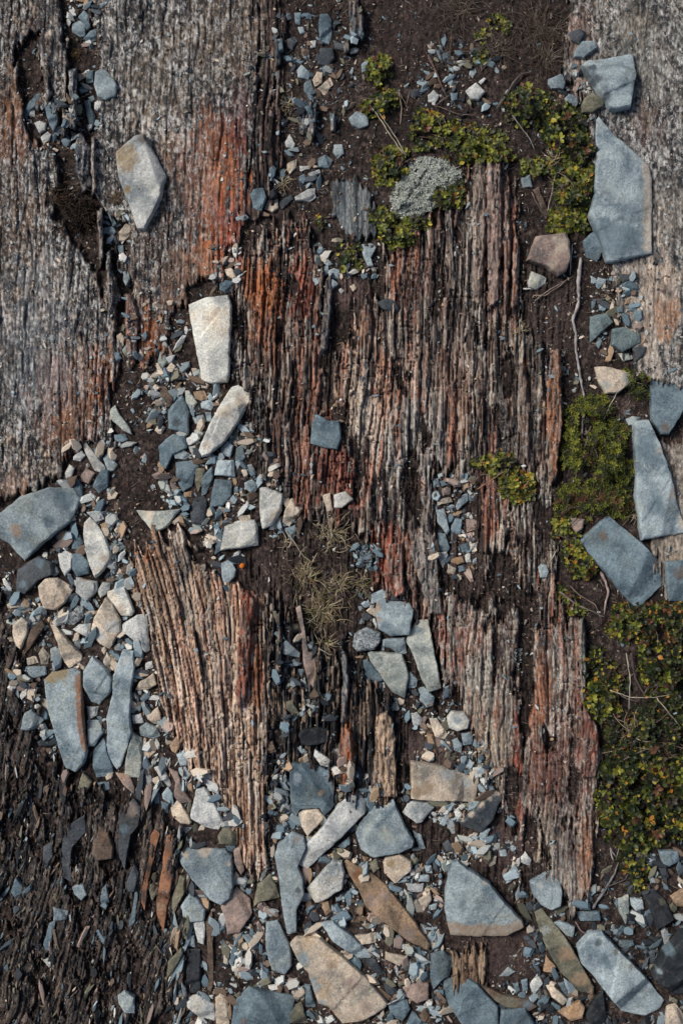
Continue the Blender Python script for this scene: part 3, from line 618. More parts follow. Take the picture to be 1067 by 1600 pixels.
c2|white|12|955,860 975,830 1030,835 1053,870 1045,905 1000,918 965,905|1000,870,25,light #rounded whitish stone with clipped corners right of centre, below the tapered greenish slab#rounded whitish stone
c2|light|0|975,950 1000,940 1020,970 1015,1005 985,995
c2|light|0|1015,925 1067,915 1060,970 1025,975
c2|pale|0|800,840 830,835 855,860 850,890 815,890
c2|cream|0|880,860 915,860 960,930 945,950 905,940
c2|black|11|335,930 350,910 420,895 460,905 470,960 370,980 345,965 #near-black oblong slate stone above the broad blue-grey slab in the lower middle#near-black oblong stone
c2|pale|0|405,990 480,1040 470,1067 430,1060 400,1020
c2|light|0|330,985 345,975 375,1000 360,1020
c2|light|0|345,700 365,690 375,730 355,745
c2|blue|0|335,655 360,655 365,690 345,685
c2|olive|0|285,790 310,785 345,845 330,855 285,825
c2|light|0|350,780 390,780 385,810 355,808
c2|cream|0|370,830 385,820 405,855 385,855
c2|pink|10|325,400 345,390 370,540 380,590 410,590 445,680 440,735 400,745 380,760 375,700 355,620 350,500|420,690,28,tan #pinkish brown upright rock sliver beside the dry grass tuft#pinkish sliver
c2|light|8|910,-10 945,-15 968,80 955,95 915,45
c2|blue|0|915,85 950,90 968,150 960,165 915,165
c2|pale|0|915,170 955,165 960,180 940,235 920,200
c2|blue|0|970,70 990,25 1020,30 1015,90 975,120
c2|tan|0|970,190 1020,185 1030,210 1000,222 970,210
c2|cream|0|960,215 995,235 985,260 955,255
c2|blue|0|1000,225 1025,225 1035,245 1005,250
c2|pale|0|1030,180 1050,170 1055,210 1035,210
c2|blue|0|1010,140 1045,125 1050,160 1020,170
c2|pink|0|1035,30 1090,30 1090,70 1040,85
c2|blue|0|280,70 330,50 320,110 300,120
c2|brown|0|200,960 230,955 245,1000 210,1010
c2|tan|0|570,600 610,598 605,612 575,610
c3|blue|17|640,120 745,15 760,15 900,130 970,200 993,270 985,310 900,395 870,395 820,345 740,250 670,170|735,95,24,brown;850,90,12,tan;960,230,20,light #large diamond-like blue-grey slab lying diagonally on the green shrubs at the right#diagonal blue slab
c3|blue|12|995,205 1100,200 1100,375 1010,375 1000,290|1050,255,35,brown #brown-stained blue-grey slab cut by the right edge, right of the diagonal blue slab#brown-stained slab at the right edge
c3|pink|9|565,35 590,20 660,30 650,70 620,90 600,60
c3|light|0|462,230 475,215 500,220 508,250 500,275 470,275
d1|light|17|740,370 770,340 940,345 968,370 973,500 960,550 925,577 880,555 800,470 745,390|850,350,40,cream;770,365,22,cream;955,400,16,cream #broad rounded triangular light blue-grey stone pointing down, lower left of the woody rock#rounded triangular slab
d1|pale|13|790,200 820,85 850,82 880,120 935,225 910,265 850,250 795,215 #pale triangular stone pointing up, against the lower left side of the woody rock#upright pale triangle
d1|light|10|735,600 790,525 820,540 858,590 850,640 735,655
d1|pale|0|805,645 850,640 858,680 850,740 825,730
d1|light|0|765,700 810,700 815,750 770,745
d1|pink|11|920,580 985,500 1040,550 1050,610 1000,690 945,700 940,640
d1|olive|11|905,290 940,235 993,280 990,325 915,320
d1|pink|0|975,340 1000,330 1020,430 1005,450 975,400
d1|black|9|775,760 835,760 835,930 800,945 778,930 #near-black upright rectangular slate left of the lower middle scree#black rectangular slate
d1|brown|7|858,640 885,590 890,900 880,935 865,930 865,750
d1|pale|9|775,960 820,950 895,990 895,1060 830,1045 780,1000
d1|cream|8|895,960 925,945 950,970 955,1075 900,1075
d1|orange|9|625,285 645,258 665,280 640,380 620,470 600,600 585,560 590,500 620,400|605,540,40,black;625,420,25,black #thin dark-tipped orange rock blade, the left of two standing at lower left#dark-tipped orange blade
d1|orange|12|690,290 718,280 715,400 722,460 690,620 680,690 650,620 650,560 670,450|705,330,22,brown;665,590,24,tan;715,450,16,dark;690,520,14,pink #long orange-brown rock blade, the right of two standing at lower left#long orange blade
d1|dark|10|500,180 555,130 585,170 580,240 545,280 530,370 520,430 495,370 490,270|545,180,40,pink;520,260,30,blue
d1|blue|0|430,490 445,485 455,560 440,595 418,580 420,530
d1|light|0|300,500 345,473 365,530 340,555 310,530
d1|light|0|222,580 285,600 275,635 222,640
d1|blue|0|45,520 65,460 97,495 100,540 70,553
d1|blue|0|180,740 205,650 230,640 210,770 190,770
d1|pale|0|170,795 215,790 230,815 205,835
d1|dark|8|255,340 270,250 350,200 355,270 300,330 290,400 295,480 260,460
d1|dark|0|175,430 180,330 215,310 225,370 190,420
d1|olive|0|315,100 345,20 385,60 360,105 335,118
d1|pink|0|480,20 540,30 560,80 560,110 520,80
d1|cream|0|432,22 475,15 470,45 445,52
d1|blue|0|400,60 455,60 460,90 430,100
d1|pale|0|640,0 680,-10 715,70 705,85 670,45
d1|light|0|745,0 775,-5 800,30 775,55 745,20
d1|pink|0|700,0 740,20 765,90 800,145 750,150 725,120 730,60
d1|light|0|675,110 700,80 723,110 710,150 680,130
d1|cream|0|625,45 660,35 685,80 650,75
d1|cream|0|710,170 740,135 775,180 800,230 790,240 750,235 715,200
d1|pale|0|750,245 800,250 775,275
d1|blue|0|640,110 665,105 665,150 645,150
d1|blue|0|672,140 705,150 700,190 675,185
d1|light|0|490,950 520,930 560,960 560,1030 520,1025 495,990
d1|dark|0|525,480 560,400 580,440 560,520 535,520
d1|blue|0|535,670 565,510 575,530 565,640
d1|olive|0|700,810 755,750 765,770 720,860 695,880
d1|olive|0|620,490 655,480 655,520 635,560 622,520
d1|olive|0|720,530 750,450 770,460 770,520 720,620 715,580
d1|brown|0|410,250 440,260 475,330 470,380 400,390 390,330
d1|blue|0|940,322 985,322 980,355 950,345
d2|blue|17|55,1085 65,990 130,920 325,965 300,1085|110,1060,14,rust #big blue-grey slab cut by the bottom edge, left of the pink-cream slab#blue slab at the bottom edge
d2|blue|16|300,-20 400,-15 470,20 487,90 480,170 445,205 430,170 335,180 325,210 305,180 298,60|430,105,16,tan;330,40,30,light #broad blue-grey slab with rounded right side, behind the long pale diagonal bar#broad blue slab
d2|cream|10|330,185 420,165 445,210 375,290 350,250
d2|pale|17|555,105 590,105 628,150 622,190 560,250 480,330 375,430 330,410 335,360 420,270 500,160|590,220,14,tan;520,300,14,tan;430,385,14,tan;590,150,30,light #long pale bar of stone lying diagonally in the lower middle#pale diagonal bar
d2|light|17|680,140 735,135 760,200 820,310 815,335 760,360 650,378 595,345 575,280 590,240 650,165|700,150,20,cream;700,280,50,green #large smooth bell-shaped light grey stone right of the pale diagonal bar#bell-shaped stone
d2|light|15|235,370 250,320 310,270 360,290 370,330 330,370 335,420 355,460 360,530 330,600 330,690 290,700 265,570 255,470|330,300,22,pink;310,330,14,dark;335,510,16,dark #bent mottled light grey stone under the lower left end of the pale diagonal bar#bent mottled stone
d2|pale|14|370,510 430,440 480,385 520,390 530,440 520,510 440,560 405,570 #rounded pale stone between the bent mottled stone and the red-brown shard#rounded pale stone
d2|tan|14|525,400 540,390 640,440 700,490 790,600 890,740 880,765 800,730 700,650 620,590 590,520 545,450|600,450,35,rust;700,540,30,pink;800,690,40,pink;640,560,40,pink #long red-brown pointed shard running down to the right in the lower middle#red-brown shard
d2|cream|12|690,400 700,375 760,360 810,390 810,430 740,487 695,445|720,400,20,ochre
d2|olive|9|150,560 165,490 220,445 245,490 258,545 180,560 150,580
g|cream|14|641,1190 690,1197 749,1219 744,1256 667,1252 642,1249|672,1232,14,tan;650,1238,12,tan;730,1225,10,pale;700,1210,14,pale #cream rectangular slab with an orange stain, lower right of centre#cream orange-stained slab
d2|pale|10|770,190 800,140 880,145 905,165 850,230 830,235
d3|dark|15|135,230 290,100 325,120 300,160 275,220 230,278 150,245|220,150,22,cream;260,118,22,cream;300,112,18,cream;180,190,22,cream;150,220,12,cream #dark slate wedge with a cream upper edge, right below the cream orange-stained slab#cream-edged dark wedge
d3|light|20|75,520 105,395 130,392 260,480 340,580 400,640 410,670 340,708 100,708 75,600|95,680,34,tan;130,682,34,tan;165,684,34,tan;200,686,34,tan;235,686,34,tan;270,686,34,tan;305,684,34,tan;340,680,34,tan;375,668,32,tan;395,660,24,tan;240,480,14,cream #large triangular grey stone with an orange-tan bottom edge, lower right of centre#large triangular stone
d2|cream|17|300,740 330,710 420,710 520,790 620,880 712,990 700,1010 600,1067 520,1080 460,1000 420,990 370,850 330,800|360,800,40,light;400,900,35,light;440,980,25,light;560,900,45,pink;470,820,30,tan;620,1000,40,pink #large pink-cream slab running diagonally to the bottom edge#pink-cream slab
d2|light|12|200,650 250,640 300,740 310,830 280,870 225,850 200,760
d2|light|11|430,650 480,640 560,700 640,780 640,800 590,800 480,730
d2|cream|0|570,700 660,690 660,730 600,740
d2|cream|0|700,770 790,790 760,830 700,800
d2|blue|10|890,780 940,765 980,800 970,870 935,890 900,930 885,870
d3|blue|15|70,890 150,875 210,900 300,1000 300,1080 150,1080 90,990 70,930 #dark blue-grey slab at the bottom edge below the large triangular stone#dark blue bottom slab
d3|blue|13|300,1080 310,1010 410,1000 455,1080
d3|brown|10|215,900 330,950 430,970 465,1000 430,1020 330,1000 285,975|330,980,60,olive;420,990,30,blue
d2|dark|0|690,900 740,905 755,950 710,960
d2|blue|9|710,990 790,970 805,1010 770,1060 720,1040
d2|blue|0|785,1075 810,1015 880,1075
d2|pink|9|800,905 880,900 880,970 830,985 790,960 770,920
d2|dark|0|605,800 660,800 700,860 670,870
d2|tan|0|425,560 460,555 475,600 450,620
d2|olive|0|630,400 660,380 675,420 650,440
d2|tan|0|600,365 630,375 610,400
d2|light|0|840,450 885,445 885,475 835,475
d2|pale|0|780,480 860,485 855,520 810,520 785,505
d2|cream|0|830,555 885,515 893,550 860,600
d2|light|0|880,575 915,565 912,590 880,595
d2|light|0|860,410 890,405 895,440 870,440
d2|blue|0|500,330 550,285 552,320 530,335
d2|light|0|810,260 850,280 868,340 840,340
d2|olive|0|300,1000 350,980 380,1070 300,1070
d2|blue|0|360,900 385,910 410,1000 370,1000
d3|light|14|430,480 515,428 555,480 568,520 560,580 520,600 480,580 440,530|470,490,20,pale #light blue-grey five-sided stone at the foot of the red layered rock, above the tan splinter#five-sided pale blue stone
d3|olive|13|440,575 480,590 530,650 600,740 700,920 695,950 640,940 560,860 490,740 460,650|640,880,50,tan;690,930,25,tan;580,780,40,tan;500,680,30,green #long tan and olive splinter of stone pointing up left, beside the large lower right slab#tan and olive splinter
d3|light|22|628,750 680,690 730,685 800,760 900,860 1000,985 980,1020 920,1050 820,1030 760,960 700,880 645,820|715,730,26,dark;750,820,30,blue;740,800,18,dark;850,830,20,olive;790,770,18,olive #large oblong light grey slab at the lower right lying diagonally#large lower right slab
d3|black|13|905,530 950,510 1000,560 1033,640 960,680 940,620|985,560,22,olive #near-black block tilted on its side at lower right, above the black boulder#near-black tilted block
d3|tan|10|1015,540 1067,505 1110,500 1110,590 1040,580
d3|green|8|795,550 840,530 845,610 830,655 800,600
d3|light|0|845,540 900,550 905,590 870,600 850,575
d3|light|0|870,640 905,625 920,650 905,670
d3|blue|9|965,345 1050,345 1055,390 1010,415 985,410
d3|light|9|530,650 560,640 620,665 610,710 580,700
d3|blue|0|800,720 860,720 865,740 830,755 800,745
d3|black|30|945,860 990,780 1067,700 1110,690 1120,960 1040,970 950,890|1010,760,26,blue;970,850,15,light #big black boulder with pale mottles cut by the right edge at the bottom#black corner boulder
d3|blue|0|620,600 720,600 725,640 640,640
d3|cream|9|495,910 530,910 590,970 570,995 520,960
d3|tan|10|545,1020 640,970 660,1000 650,1050 600,1060
d3|black|8|660,1030 700,960 735,930 755,1075 680,1075
d3|blue|0|545,900 580,890 590,930 575,950
d3|pale|0|430,900 460,860 485,900 450,950 435,935
d3|blue|0|355,900 380,895 390,930 370,945
d3|blue|0|390,885 418,880 420,930 400,935
d3|light|0|300,870 340,830 370,850 340,870
d3|cream|10|990,1075 1000,1000 1040,985 1075,1040 1070,1075
d3|tan|0|485,850 495,780 540,830 530,860
d3|pale|0|375,390 410,350 435,385 430,410
d3|light|0|205,290 245,250 265,255 250,290 215,315
d3|dark|0|255,310 290,260 310,280 290,310
d3|light|0|300,345 330,340 335,370 305,370
d3|dark|0|65,320 90,300 115,345 80,350
d3|pale|0|110,180 130,165 150,195 125,220
d3|blue|0|240,80 270,65 285,95 255,115
d3|pale|0|190,0 235,-5 230,40 200,45
'''
def poly_area(p):
    p = np.array(p); x, y = p[:, 0], p[:, 1]
    return .5*abs(np.dot(x, np.roll(y, -1))-np.dot(y, np.roll(x, -1)))
recs = []
for line in STONES.strip().split('\n'):
    main, *lab = line.split('#')
    f = main.split('|'); o = TILE[f[0].strip()]
    k = 400/1067
    conv = (lambda x, y: (x, y)) if o is None else (lambda x, y: (o[0]+x*k, o[1]+y*k))
    poly = [conv(x, y) for x, y in pts(f[3].strip())]
    st = []
    if len(f) > 4:
        for q in f[4].strip().split(';'):
            a, b, r, c = q.strip().split(','); x, y = conv(float(a), float(b)); st.append((x, y, float(r)*(1 if o is None else k), c))
    A = poly_area(poly)
    h = float(f[2]) or min(10, max(3.5, .3*math.sqrt(A)))
    recs.append(dict(key=f[1], h=h, poly=poly, st=st, A=A, label=lab[0].strip() if lab else None, short=lab[1].strip() if len(lab) > 1 else None,
                     c=np.mean(poly, 0)))

def grow_outline(poly, rnd, seed):
    """resampled outline with broken, slightly irregular edges"""
    P = np.array(poly); per = np.sum(np.hypot(*(np.roll(P, -1, 0)-P).T))
    step = max(1.6, min(3.0, per/34)); out = []
    for i in range(len(P)):
        a, b = P[i], P[(i+1) % len(P)]; L = np.hypot(*(b-a)); n = max(1, int(round(L/step)))
        nrm = np.array((-(b-a)[1], (b-a)[0]))/max(L, 1e-6)
        for j in range(n):
            t = j/n; q = a+(b-a)*t
            j1 = (fbm(q[0]/11+seed, q[1]/11, 3, 3, .6)-.5)*min(2.6, L*.05+.7)+(vn(q[0]/2.6+seed, q[1]/2.6, 5)-.5)*.9
            out.append(q+nrm*j1)
    out = np.array(out)
    return .08*np.roll(out, 1, 0)+.84*out+.08*np.roll(out, -1, 0)    # corners worn by one step

def build_stone(r, seed):
    rnd = random.Random(seed); O = grow_outline(r['poly'], rnd, seed*3.7); n = len(O); c = np.mean(O, 0); h = r['h']
    rad = math.sqrt(r['A']/math.pi)
    zg = gz(O[:, 0], O[:, 1]); zc = float(gz(c[0], c[1])[0]); base = float(np.percentile(zg, 55)); low = float(zg.min())-4
    base = min(base, zc+6)+r.get('lift', 0)
    r['top'] = base+h
    nr = int(max(4, min(22, rad/2.2)))
    tx, ty = rnd.uniform(-1, 1)*.07, rnd.uniform(-1, 1)*.07
    facets = []
    for _ in range(rnd.choice((1, 2, 2, 3))):
        a = rnd.uniform(0, 2*math.pi); facets.append((math.cos(a), math.sin(a), rad*rnd.uniform(.25, .8), rnd.uniform(.2, .9)))
    flakes = []
    for _ in range(rnd.choice((0, 1, 1, 2))):
        a = rnd.uniform(0, 2*math.pi); flakes.append((math.cos(a), math.sin(a), rad*rnd.uniform(.1, .75), min(2.4, h*rnd.uniform(.06, .14))))
    def top(p, edge):
        x, y = p[:, 0]-c[0], p[:, 1]-c[1]; z = h+tx*x+ty*y
        z = z+h*.14*(fbm(p[:, 0]/(rad*.7+3)+seed, p[:, 1]/(rad*.7+3), 2, 3)-.5)+1.0*(fbm(p[:, 0]/6+seed, p[:, 1]/6, 6, 3)-.5)*min(1, rad/14)
        for fx, fy, d, sl in facets: z = z-np.maximum(0, x*fx+y*fy-d)*sl
        for ca_, sa_, d_, st_ in flakes:
            e_ = x*ca_+y*sa_-d_+2.0*(vn(x/5+seed, y/5, 3)-.5)*min(1, rad/20)
            z = z-np.clip(e_/2.4, 0, 1)*st_
        return np.maximum(z, h*.32)
    rings = []; dirs = O-c
    rings.append(np.c_[c+dirs*1.0, np.full(n, low-base)])
    s1 = .5+.5*vn(np.arange(n)/3.1+seed, np.zeros(n)+seed, 1)
    rings.append(np.c_[c+dirs*1.0, np.minimum(0, zg-base)*.3+h*.1])
    px1 = 1.1/max(rad, 1)
    e = c+dirs; tz = top(c+dirs*(1-px1*1.5), True)
    rings.append(np.c_[e+0*dirs, tz*.45+.4*(s1[:, None][:, 0]-.5)*h*.4])
    rings.append(np.c_[c+dirs*(1-px1*(.3+.9*s1))[:, None], tz*.5+tz*.32*(1+.3*(s1-.5))])
    rings.append(np.c_[c+dirs*(1-px1*(1.3+1.4*s1))[:, None], tz*.97])
    for i in range(1, nr):
        s = (1-px1*2.8)*(1-i/nr)**.92; p = c+dirs*s
        rings.append(np.c_[p, top(p, False)])
    V = np.concatenate(rings+[np.r_[c, top(c[None], False)][None]]); m = len(rings)
    V[:, 2] += base
    F3 = []
    for i in range(m-1):
        for j in range(n):
            a, b = i*n+j, i*n+(j+1) % n; F3.append((a, b, b+n, a+n))
    for j in range(n):
        F3.append(((m-1)*n+j, (m-1)*n+(j+1) % n, m*n))
    # orientation: outline may run either way
    P = O; sgn = np.dot(P[:, 0], np.roll(P[:, 1], -1))-np.dot(P[:, 1], np.roll(P[:, 0], -1))
    if sgn > 0: F3 = [f[::-1] for f in F3]
    zt = base+h; f = (HCAM-zt*S)/HCAM
    W3 = np.stack([(V[:, 0]-533.5)*S*f, (800-V[:, 1])*S*f, V[:, 2]*S], -1)
    org = np.array([(c[0]-533.5)*S*f, (800-c[1])*S*f, base*S])
    me = bpy.data.meshes.new('stone'); me.from_pydata((W3-org).tolist(), [], F3)
    a = me.color_attributes.new('stain', 'FLOAT_COLOR', 'POINT'); cc = np.zeros((len(V), 4), np.float32)
    for key in dict.fromkeys(q[3] for q in r['st']):
        fld = 0
        for sx, sy, sr, k_ in r['st']:
            if k_ == key: fld = fld+np.exp(-1.3*((V[:, 0]-sx)**2+(V[:, 1]-sy)**2)/(sr*sr))
        fld = np.minimum(fld, 1.25)+1.1*(fbm(V[:, 0]/10+seed, V[:, 1]/10, 5, 4, .65)-.5)
        w = sstep(.30, .78, fld)*(.62+.38*vn(V[:, 0]/3, V[:, 1]/3, 2)); prev = cc[:, 3]; nw = np.maximum(prev, w*.92)
        kk = (w/(w+prev+1e-6))[:, None]; cc[:, :3] = cc[:, :3]*(1-kk)+np.array(PAL[key])*kk; cc[:, 3] = nw
    a.data.foreach_set('color', cc.ravel())
    me.polygons.foreach_set('use_smooth', np.full(len(F3), True)); me.update(); me.set_sharp_from_angle(angle=math.radians(20))
    me.materials.append(SM[r['key']])
    return me, org

# labels: hand-written for landmarks, composed from measured look and nearest landmark for the others
marks = [r for r in recs if r['short']]
extra_marks = [((655, 290), 'white lichen cushion'), ((515, 945), 'dry grass tuft'), ((785, 745), 'yellow-leaved creeping shrub'), ((905, 520), 'long dead root'), ((545, 395), 'small green sprig'), ((710, 55), 'dead grass mat at the top')]
def direction(dx, dy):
    a = math.degrees(math.atan2(-dy, dx)) % 360
    return ['right of', 'upper right of', 'above', 'upper left of', 'left of', 'lower left of', 'below', 'lower right of'][int((a+22.5)//45) % 8]
taken = {}
for r in recs:
    P = np.array(r['poly'])-r['c']; w, v = np.linalg.eigh(np.cov(P.T)); asp = math.sqrt(max(w)/max(1e-6, min(w)))
    sz = 'tiny' if r['A'] < 130 else 'small' if r['A'] < 420 else 'medium-sized' if r['A'] < 1300 else 'large'
    tall = abs(v[1, 1]) > abs(v[0, 1])
    sh = ('upright' if tall else 'sideways')+' elongated' if asp > 2.1 else 'longish' if asp > 1.5 else 'three-cornered' if len(P) == 3 else 'four-cornered' if len(P) == 4 else 'blocky'
    r['kind'] = 'stone_chip' if r['A'] < 300 else 'stone' if r['A'] < 1500 else 'rock_slab'
    if r['label']: continue
    best = None
    for q in marks:
        if q is r: continue
        d = math.hypot(*(r['c']-q['c']))-math.sqrt(q['A'])*.4
        if best is None or d < best[0]: best = (d, q['c'], q['short'])
    for (mx, my), s in extra_marks:
        d = math.hypot(r['c'][0]-mx, r['c'][1]-my)-20
        if d < best[0]: best = (d, (mx, my), s)
    dx, dy = r['c'][0]-best[1][0], r['c'][1]-best[1][1]
    far = 'close to and ' if best[0] < 32 else ''
    noun = 'chip' if r['kind'] == 'stone_chip' else 'stone'
    r['label'] = f"{sz} {sh} {WORD[r['key']]} {noun} {direction(dx, dy)} the {best[2]}"
    r['dist'] = best[0]; taken.setdefault(r['label'], []).append(r)
ORD = ['nearest', 'second nearest', 'third nearest', 'fourth nearest', 'fifth nearest']
for lab, rs in taken.items():
    if len(rs) > 1:
        rs.sort(key=lambda q: q['dist'])
        for i, q in enumerate(rs): q['label'] = f"{lab}, {('nearer' if i == 0 else 'farther') if len(rs) == 2 else ORD[min(i, 4)]}"
NOUN = {'stone_chip': 'stone chip', 'stone': 'stone', 'rock_slab': 'rock slab'}
for i, r in enumerate(recs):
    me, org = build_stone(r, i+11)
    name = 'rock_blade' if 'blade' in r['label'].split(' the ')[0] else r['kind']
    me.name = name
    o = bpy.data.objects.new(name, me); o.location = org; link(o)
    tag(o, r['label'], NOUN.get(name, 'rock blade'), 'loose stones scattered over the bedrock')
# the one orange pebble
def pebble(px, py, rad, name, label, cat, colr):
    ang = np.linspace(0, 2*math.pi, 17)[:-1]; z0 = float(gz(px, py)[0]); V = []; n = 16
    lv = np.linspace(-.9, 1.45, 9)
    for a in lv: V += [(math.cos(a)*rad*math.cos(t)*(1+.05*math.sin(3*t)), math.cos(a)*rad*math.sin(t), rad*.8*math.sin(a)) for t in ang]
    F3 = [(i*n+j, i*n+(j+1) % n, (i+1)*n+(j+1) % n, (i+1)*n+j) for i in range(8) for j in range(n)]+[tuple(8*n+j for j in range(n))]
    me = bpy.data.meshes.new(name); me.from_pydata((np.array(V)*S).tolist(), [], F3); me.polygons.foreach_set('use_smooth', [True]*len(F3))
    a = me.color_attributes.new('col', 'FLOAT_COLOR', 'POINT'); a.data.foreach_set('color', np.tile((*colr, 1), len(V)).astype(np.float32)); me.materials.append(M_GRAVEL)
    o = bpy.data.objects.new(name, me); o.location = wp(px, py, z0+rad*.5); link(o); tag(o, label, cat)
pebble(378.5, 884, 4.6, 'pebble', 'tiny round bright orange pebble on dark soil left of the dry grass', 'pebble', (.62, .16, .02))

# ---------------------------------------------------------------- gravel, far too many small chips to count
ZONES = [  # outline, chips per 1000 px2, smallest, largest, palette
 ('100,690 180,700 190,850 230,960 245,1080 285,1170 355,1262 372,1300 300,1290 200,1215 90,1185 20,1060 10,900 60,870 120,800', 15, 2, 10, 'mix'),
 ('250,560 330,600 390,650 440,760 470,830 380,860 350,920 340,860 270,800 240,760 225,660', 16, 2, 9, 'mix'),
 ('200,470 290,480 300,560 250,600 190,620 170,700 240,740 230,600', 6, 1.6, 7, 'mix'),
 ('270,1300 420,1370 440,1200 520,1180 620,1262 650,1172 700,1130 760,1180 800,1282 815,1385 760,1345 700,1345 640,1400 690,1480 700,1620 275,1620', 14, 1.8, 10, 'mix'),
 ('660,1250 790,1260 800,1330 700,1345 640,1330', 22, 1.4, 6, 'mix'), ('620,1350 690,1350 690,1470 630,1440', 20, 1.4, 6, 'mix'),
 ('820,1420 900,1430 950,1350 1080,1330 1080,1620 760,1620 770,1545 830,1520', 13, 2, 9, 'dark'),
 ('425,20 540,20 560,100 540,170 500,200 530,260 490,310 400,335 430,240 440,170 425,90', 8, 1.4, 7.5, 'top'),
 ('685,55 780,90 790,170 700,185 640,160', 10, 1.4, 7, 'top'), ('845,105 930,100 945,170 890,195', 14, 1.8, 7, 'mix'),
 ('920,420 1000,440 1010,560 930,560', 10, 1.6, 8, 'mix'), ('675,740 745,760 738,890 690,905', 14, 1.8, 8, 'mix'),
 ('425,950 520,1030 505,1150 445,1150', 12, 1.8, 8, 'dark'), ('560,920 630,920 700,1080 735,1180 640,1125 560,1020', 12, 1.8, 7, 'mix'),
 ('105,-10 150,-10 162,65 118,85', 12, 2, 7, 'mix'), ('35,150 125,160 120,235 55,235', 12, 1.8, 7, 'mix'), ('118,100 162,105 158,205 122,205', 12, 1.8, 7, 'mix'),
 ('160,310 212,350 205,410 168,395', 16, 1.8, 7, 'mix'), ('180,415 216,440 214,555 185,560', 8, 1.8, 6, 'dark'), ('490,372 592,372 592,425 510,455', 14, 1.6, 7, 'mix'),
 ('330,385 375,385 378,450 330,460', 18, 1.6, 6, 'mix'), ('548,852 592,852 592,892 552,885', 34, 2, 6, 'blue'), ('635,1170 755,1180 790,1262 640,1262', 9, 1.6, 6, 'mix'),
 ('830,530 960,560 1000,700 880,640', 3, 1.4, 5, 'mix'), ('0,1160 280,1290 290,1620 -30,1620 -30,1100', 3.2, 1.2, 7, 'schist'), ('400,1180 450,1180 445,1370 425,1370', 16, 1.6, 6, 'dark'),
 ('500,1260 620,1280 640,1420 560,1400 470,1400', 8, 1.4, 5, 'mix'),
 ('-30,-30 1097,-30 1097,1630 -30,1630', 1.6, 1.0, 3.2, 'mix'), ('-30,-30 1097,-30 1097,1630 -30,1630', 5, .8, 2.0, 'crumb')]
MIXES = {'mix': [('blue', 6), ('light', 6), ('pale', 4), ('cream', 5), ('dark', 3), ('tan', 2), ('white', 2), ('pink', 2), ('brown', 3), ('green', 1), ('olive', 2)],
         'dark': [('blue', 5), ('light', 2), ('pale', 1), ('dark', 7), ('black', 4), ('brown', 4), ('olive', 3), ('cream', 1)], 'top': [('blue', 6), ('light', 3), ('pale', 1), ('dark', 6), ('brown', 5), ('olive', 2), ('black', 3), ('cream', 1)], 'crumb': [('brown', 8), ('black', 3), ('olive', 2), ('pink', 3), ('tan', 2), ('dark', 3), ('cream', 1), ('blue', 1)], 'schist': [('dark', 4), ('black', 4), ('brown', 7), ('olive', 2), ('blue', 1), ('pink', 1)], 'blue': [('blue', 5), ('light', 5), ('dark', 2)]}
occ = np.zeros(Z.shape, bool)
for r in recs:
    P = np.array(r['poly']); i0, i1 = np.searchsorted(gx, [P[:, 0].min()-2, P[:, 0].max()+2]); j0, j1 = np.searchsorted(gy, [P[:, 1].min()-2, P[:, 1].max()+2])
    occ[j0:j1, i0:i1] |= sdf(X[j0:j1, i0:i1], Y[j0:j1, i0:i1], P) > -2.2
r_ = np.random.RandomState(21); GV, GF, GC = [], [], []; nv = 0
bigstones = [(sorted_r['c'], math.sqrt(sorted_r['A'])) for sorted_r in recs]
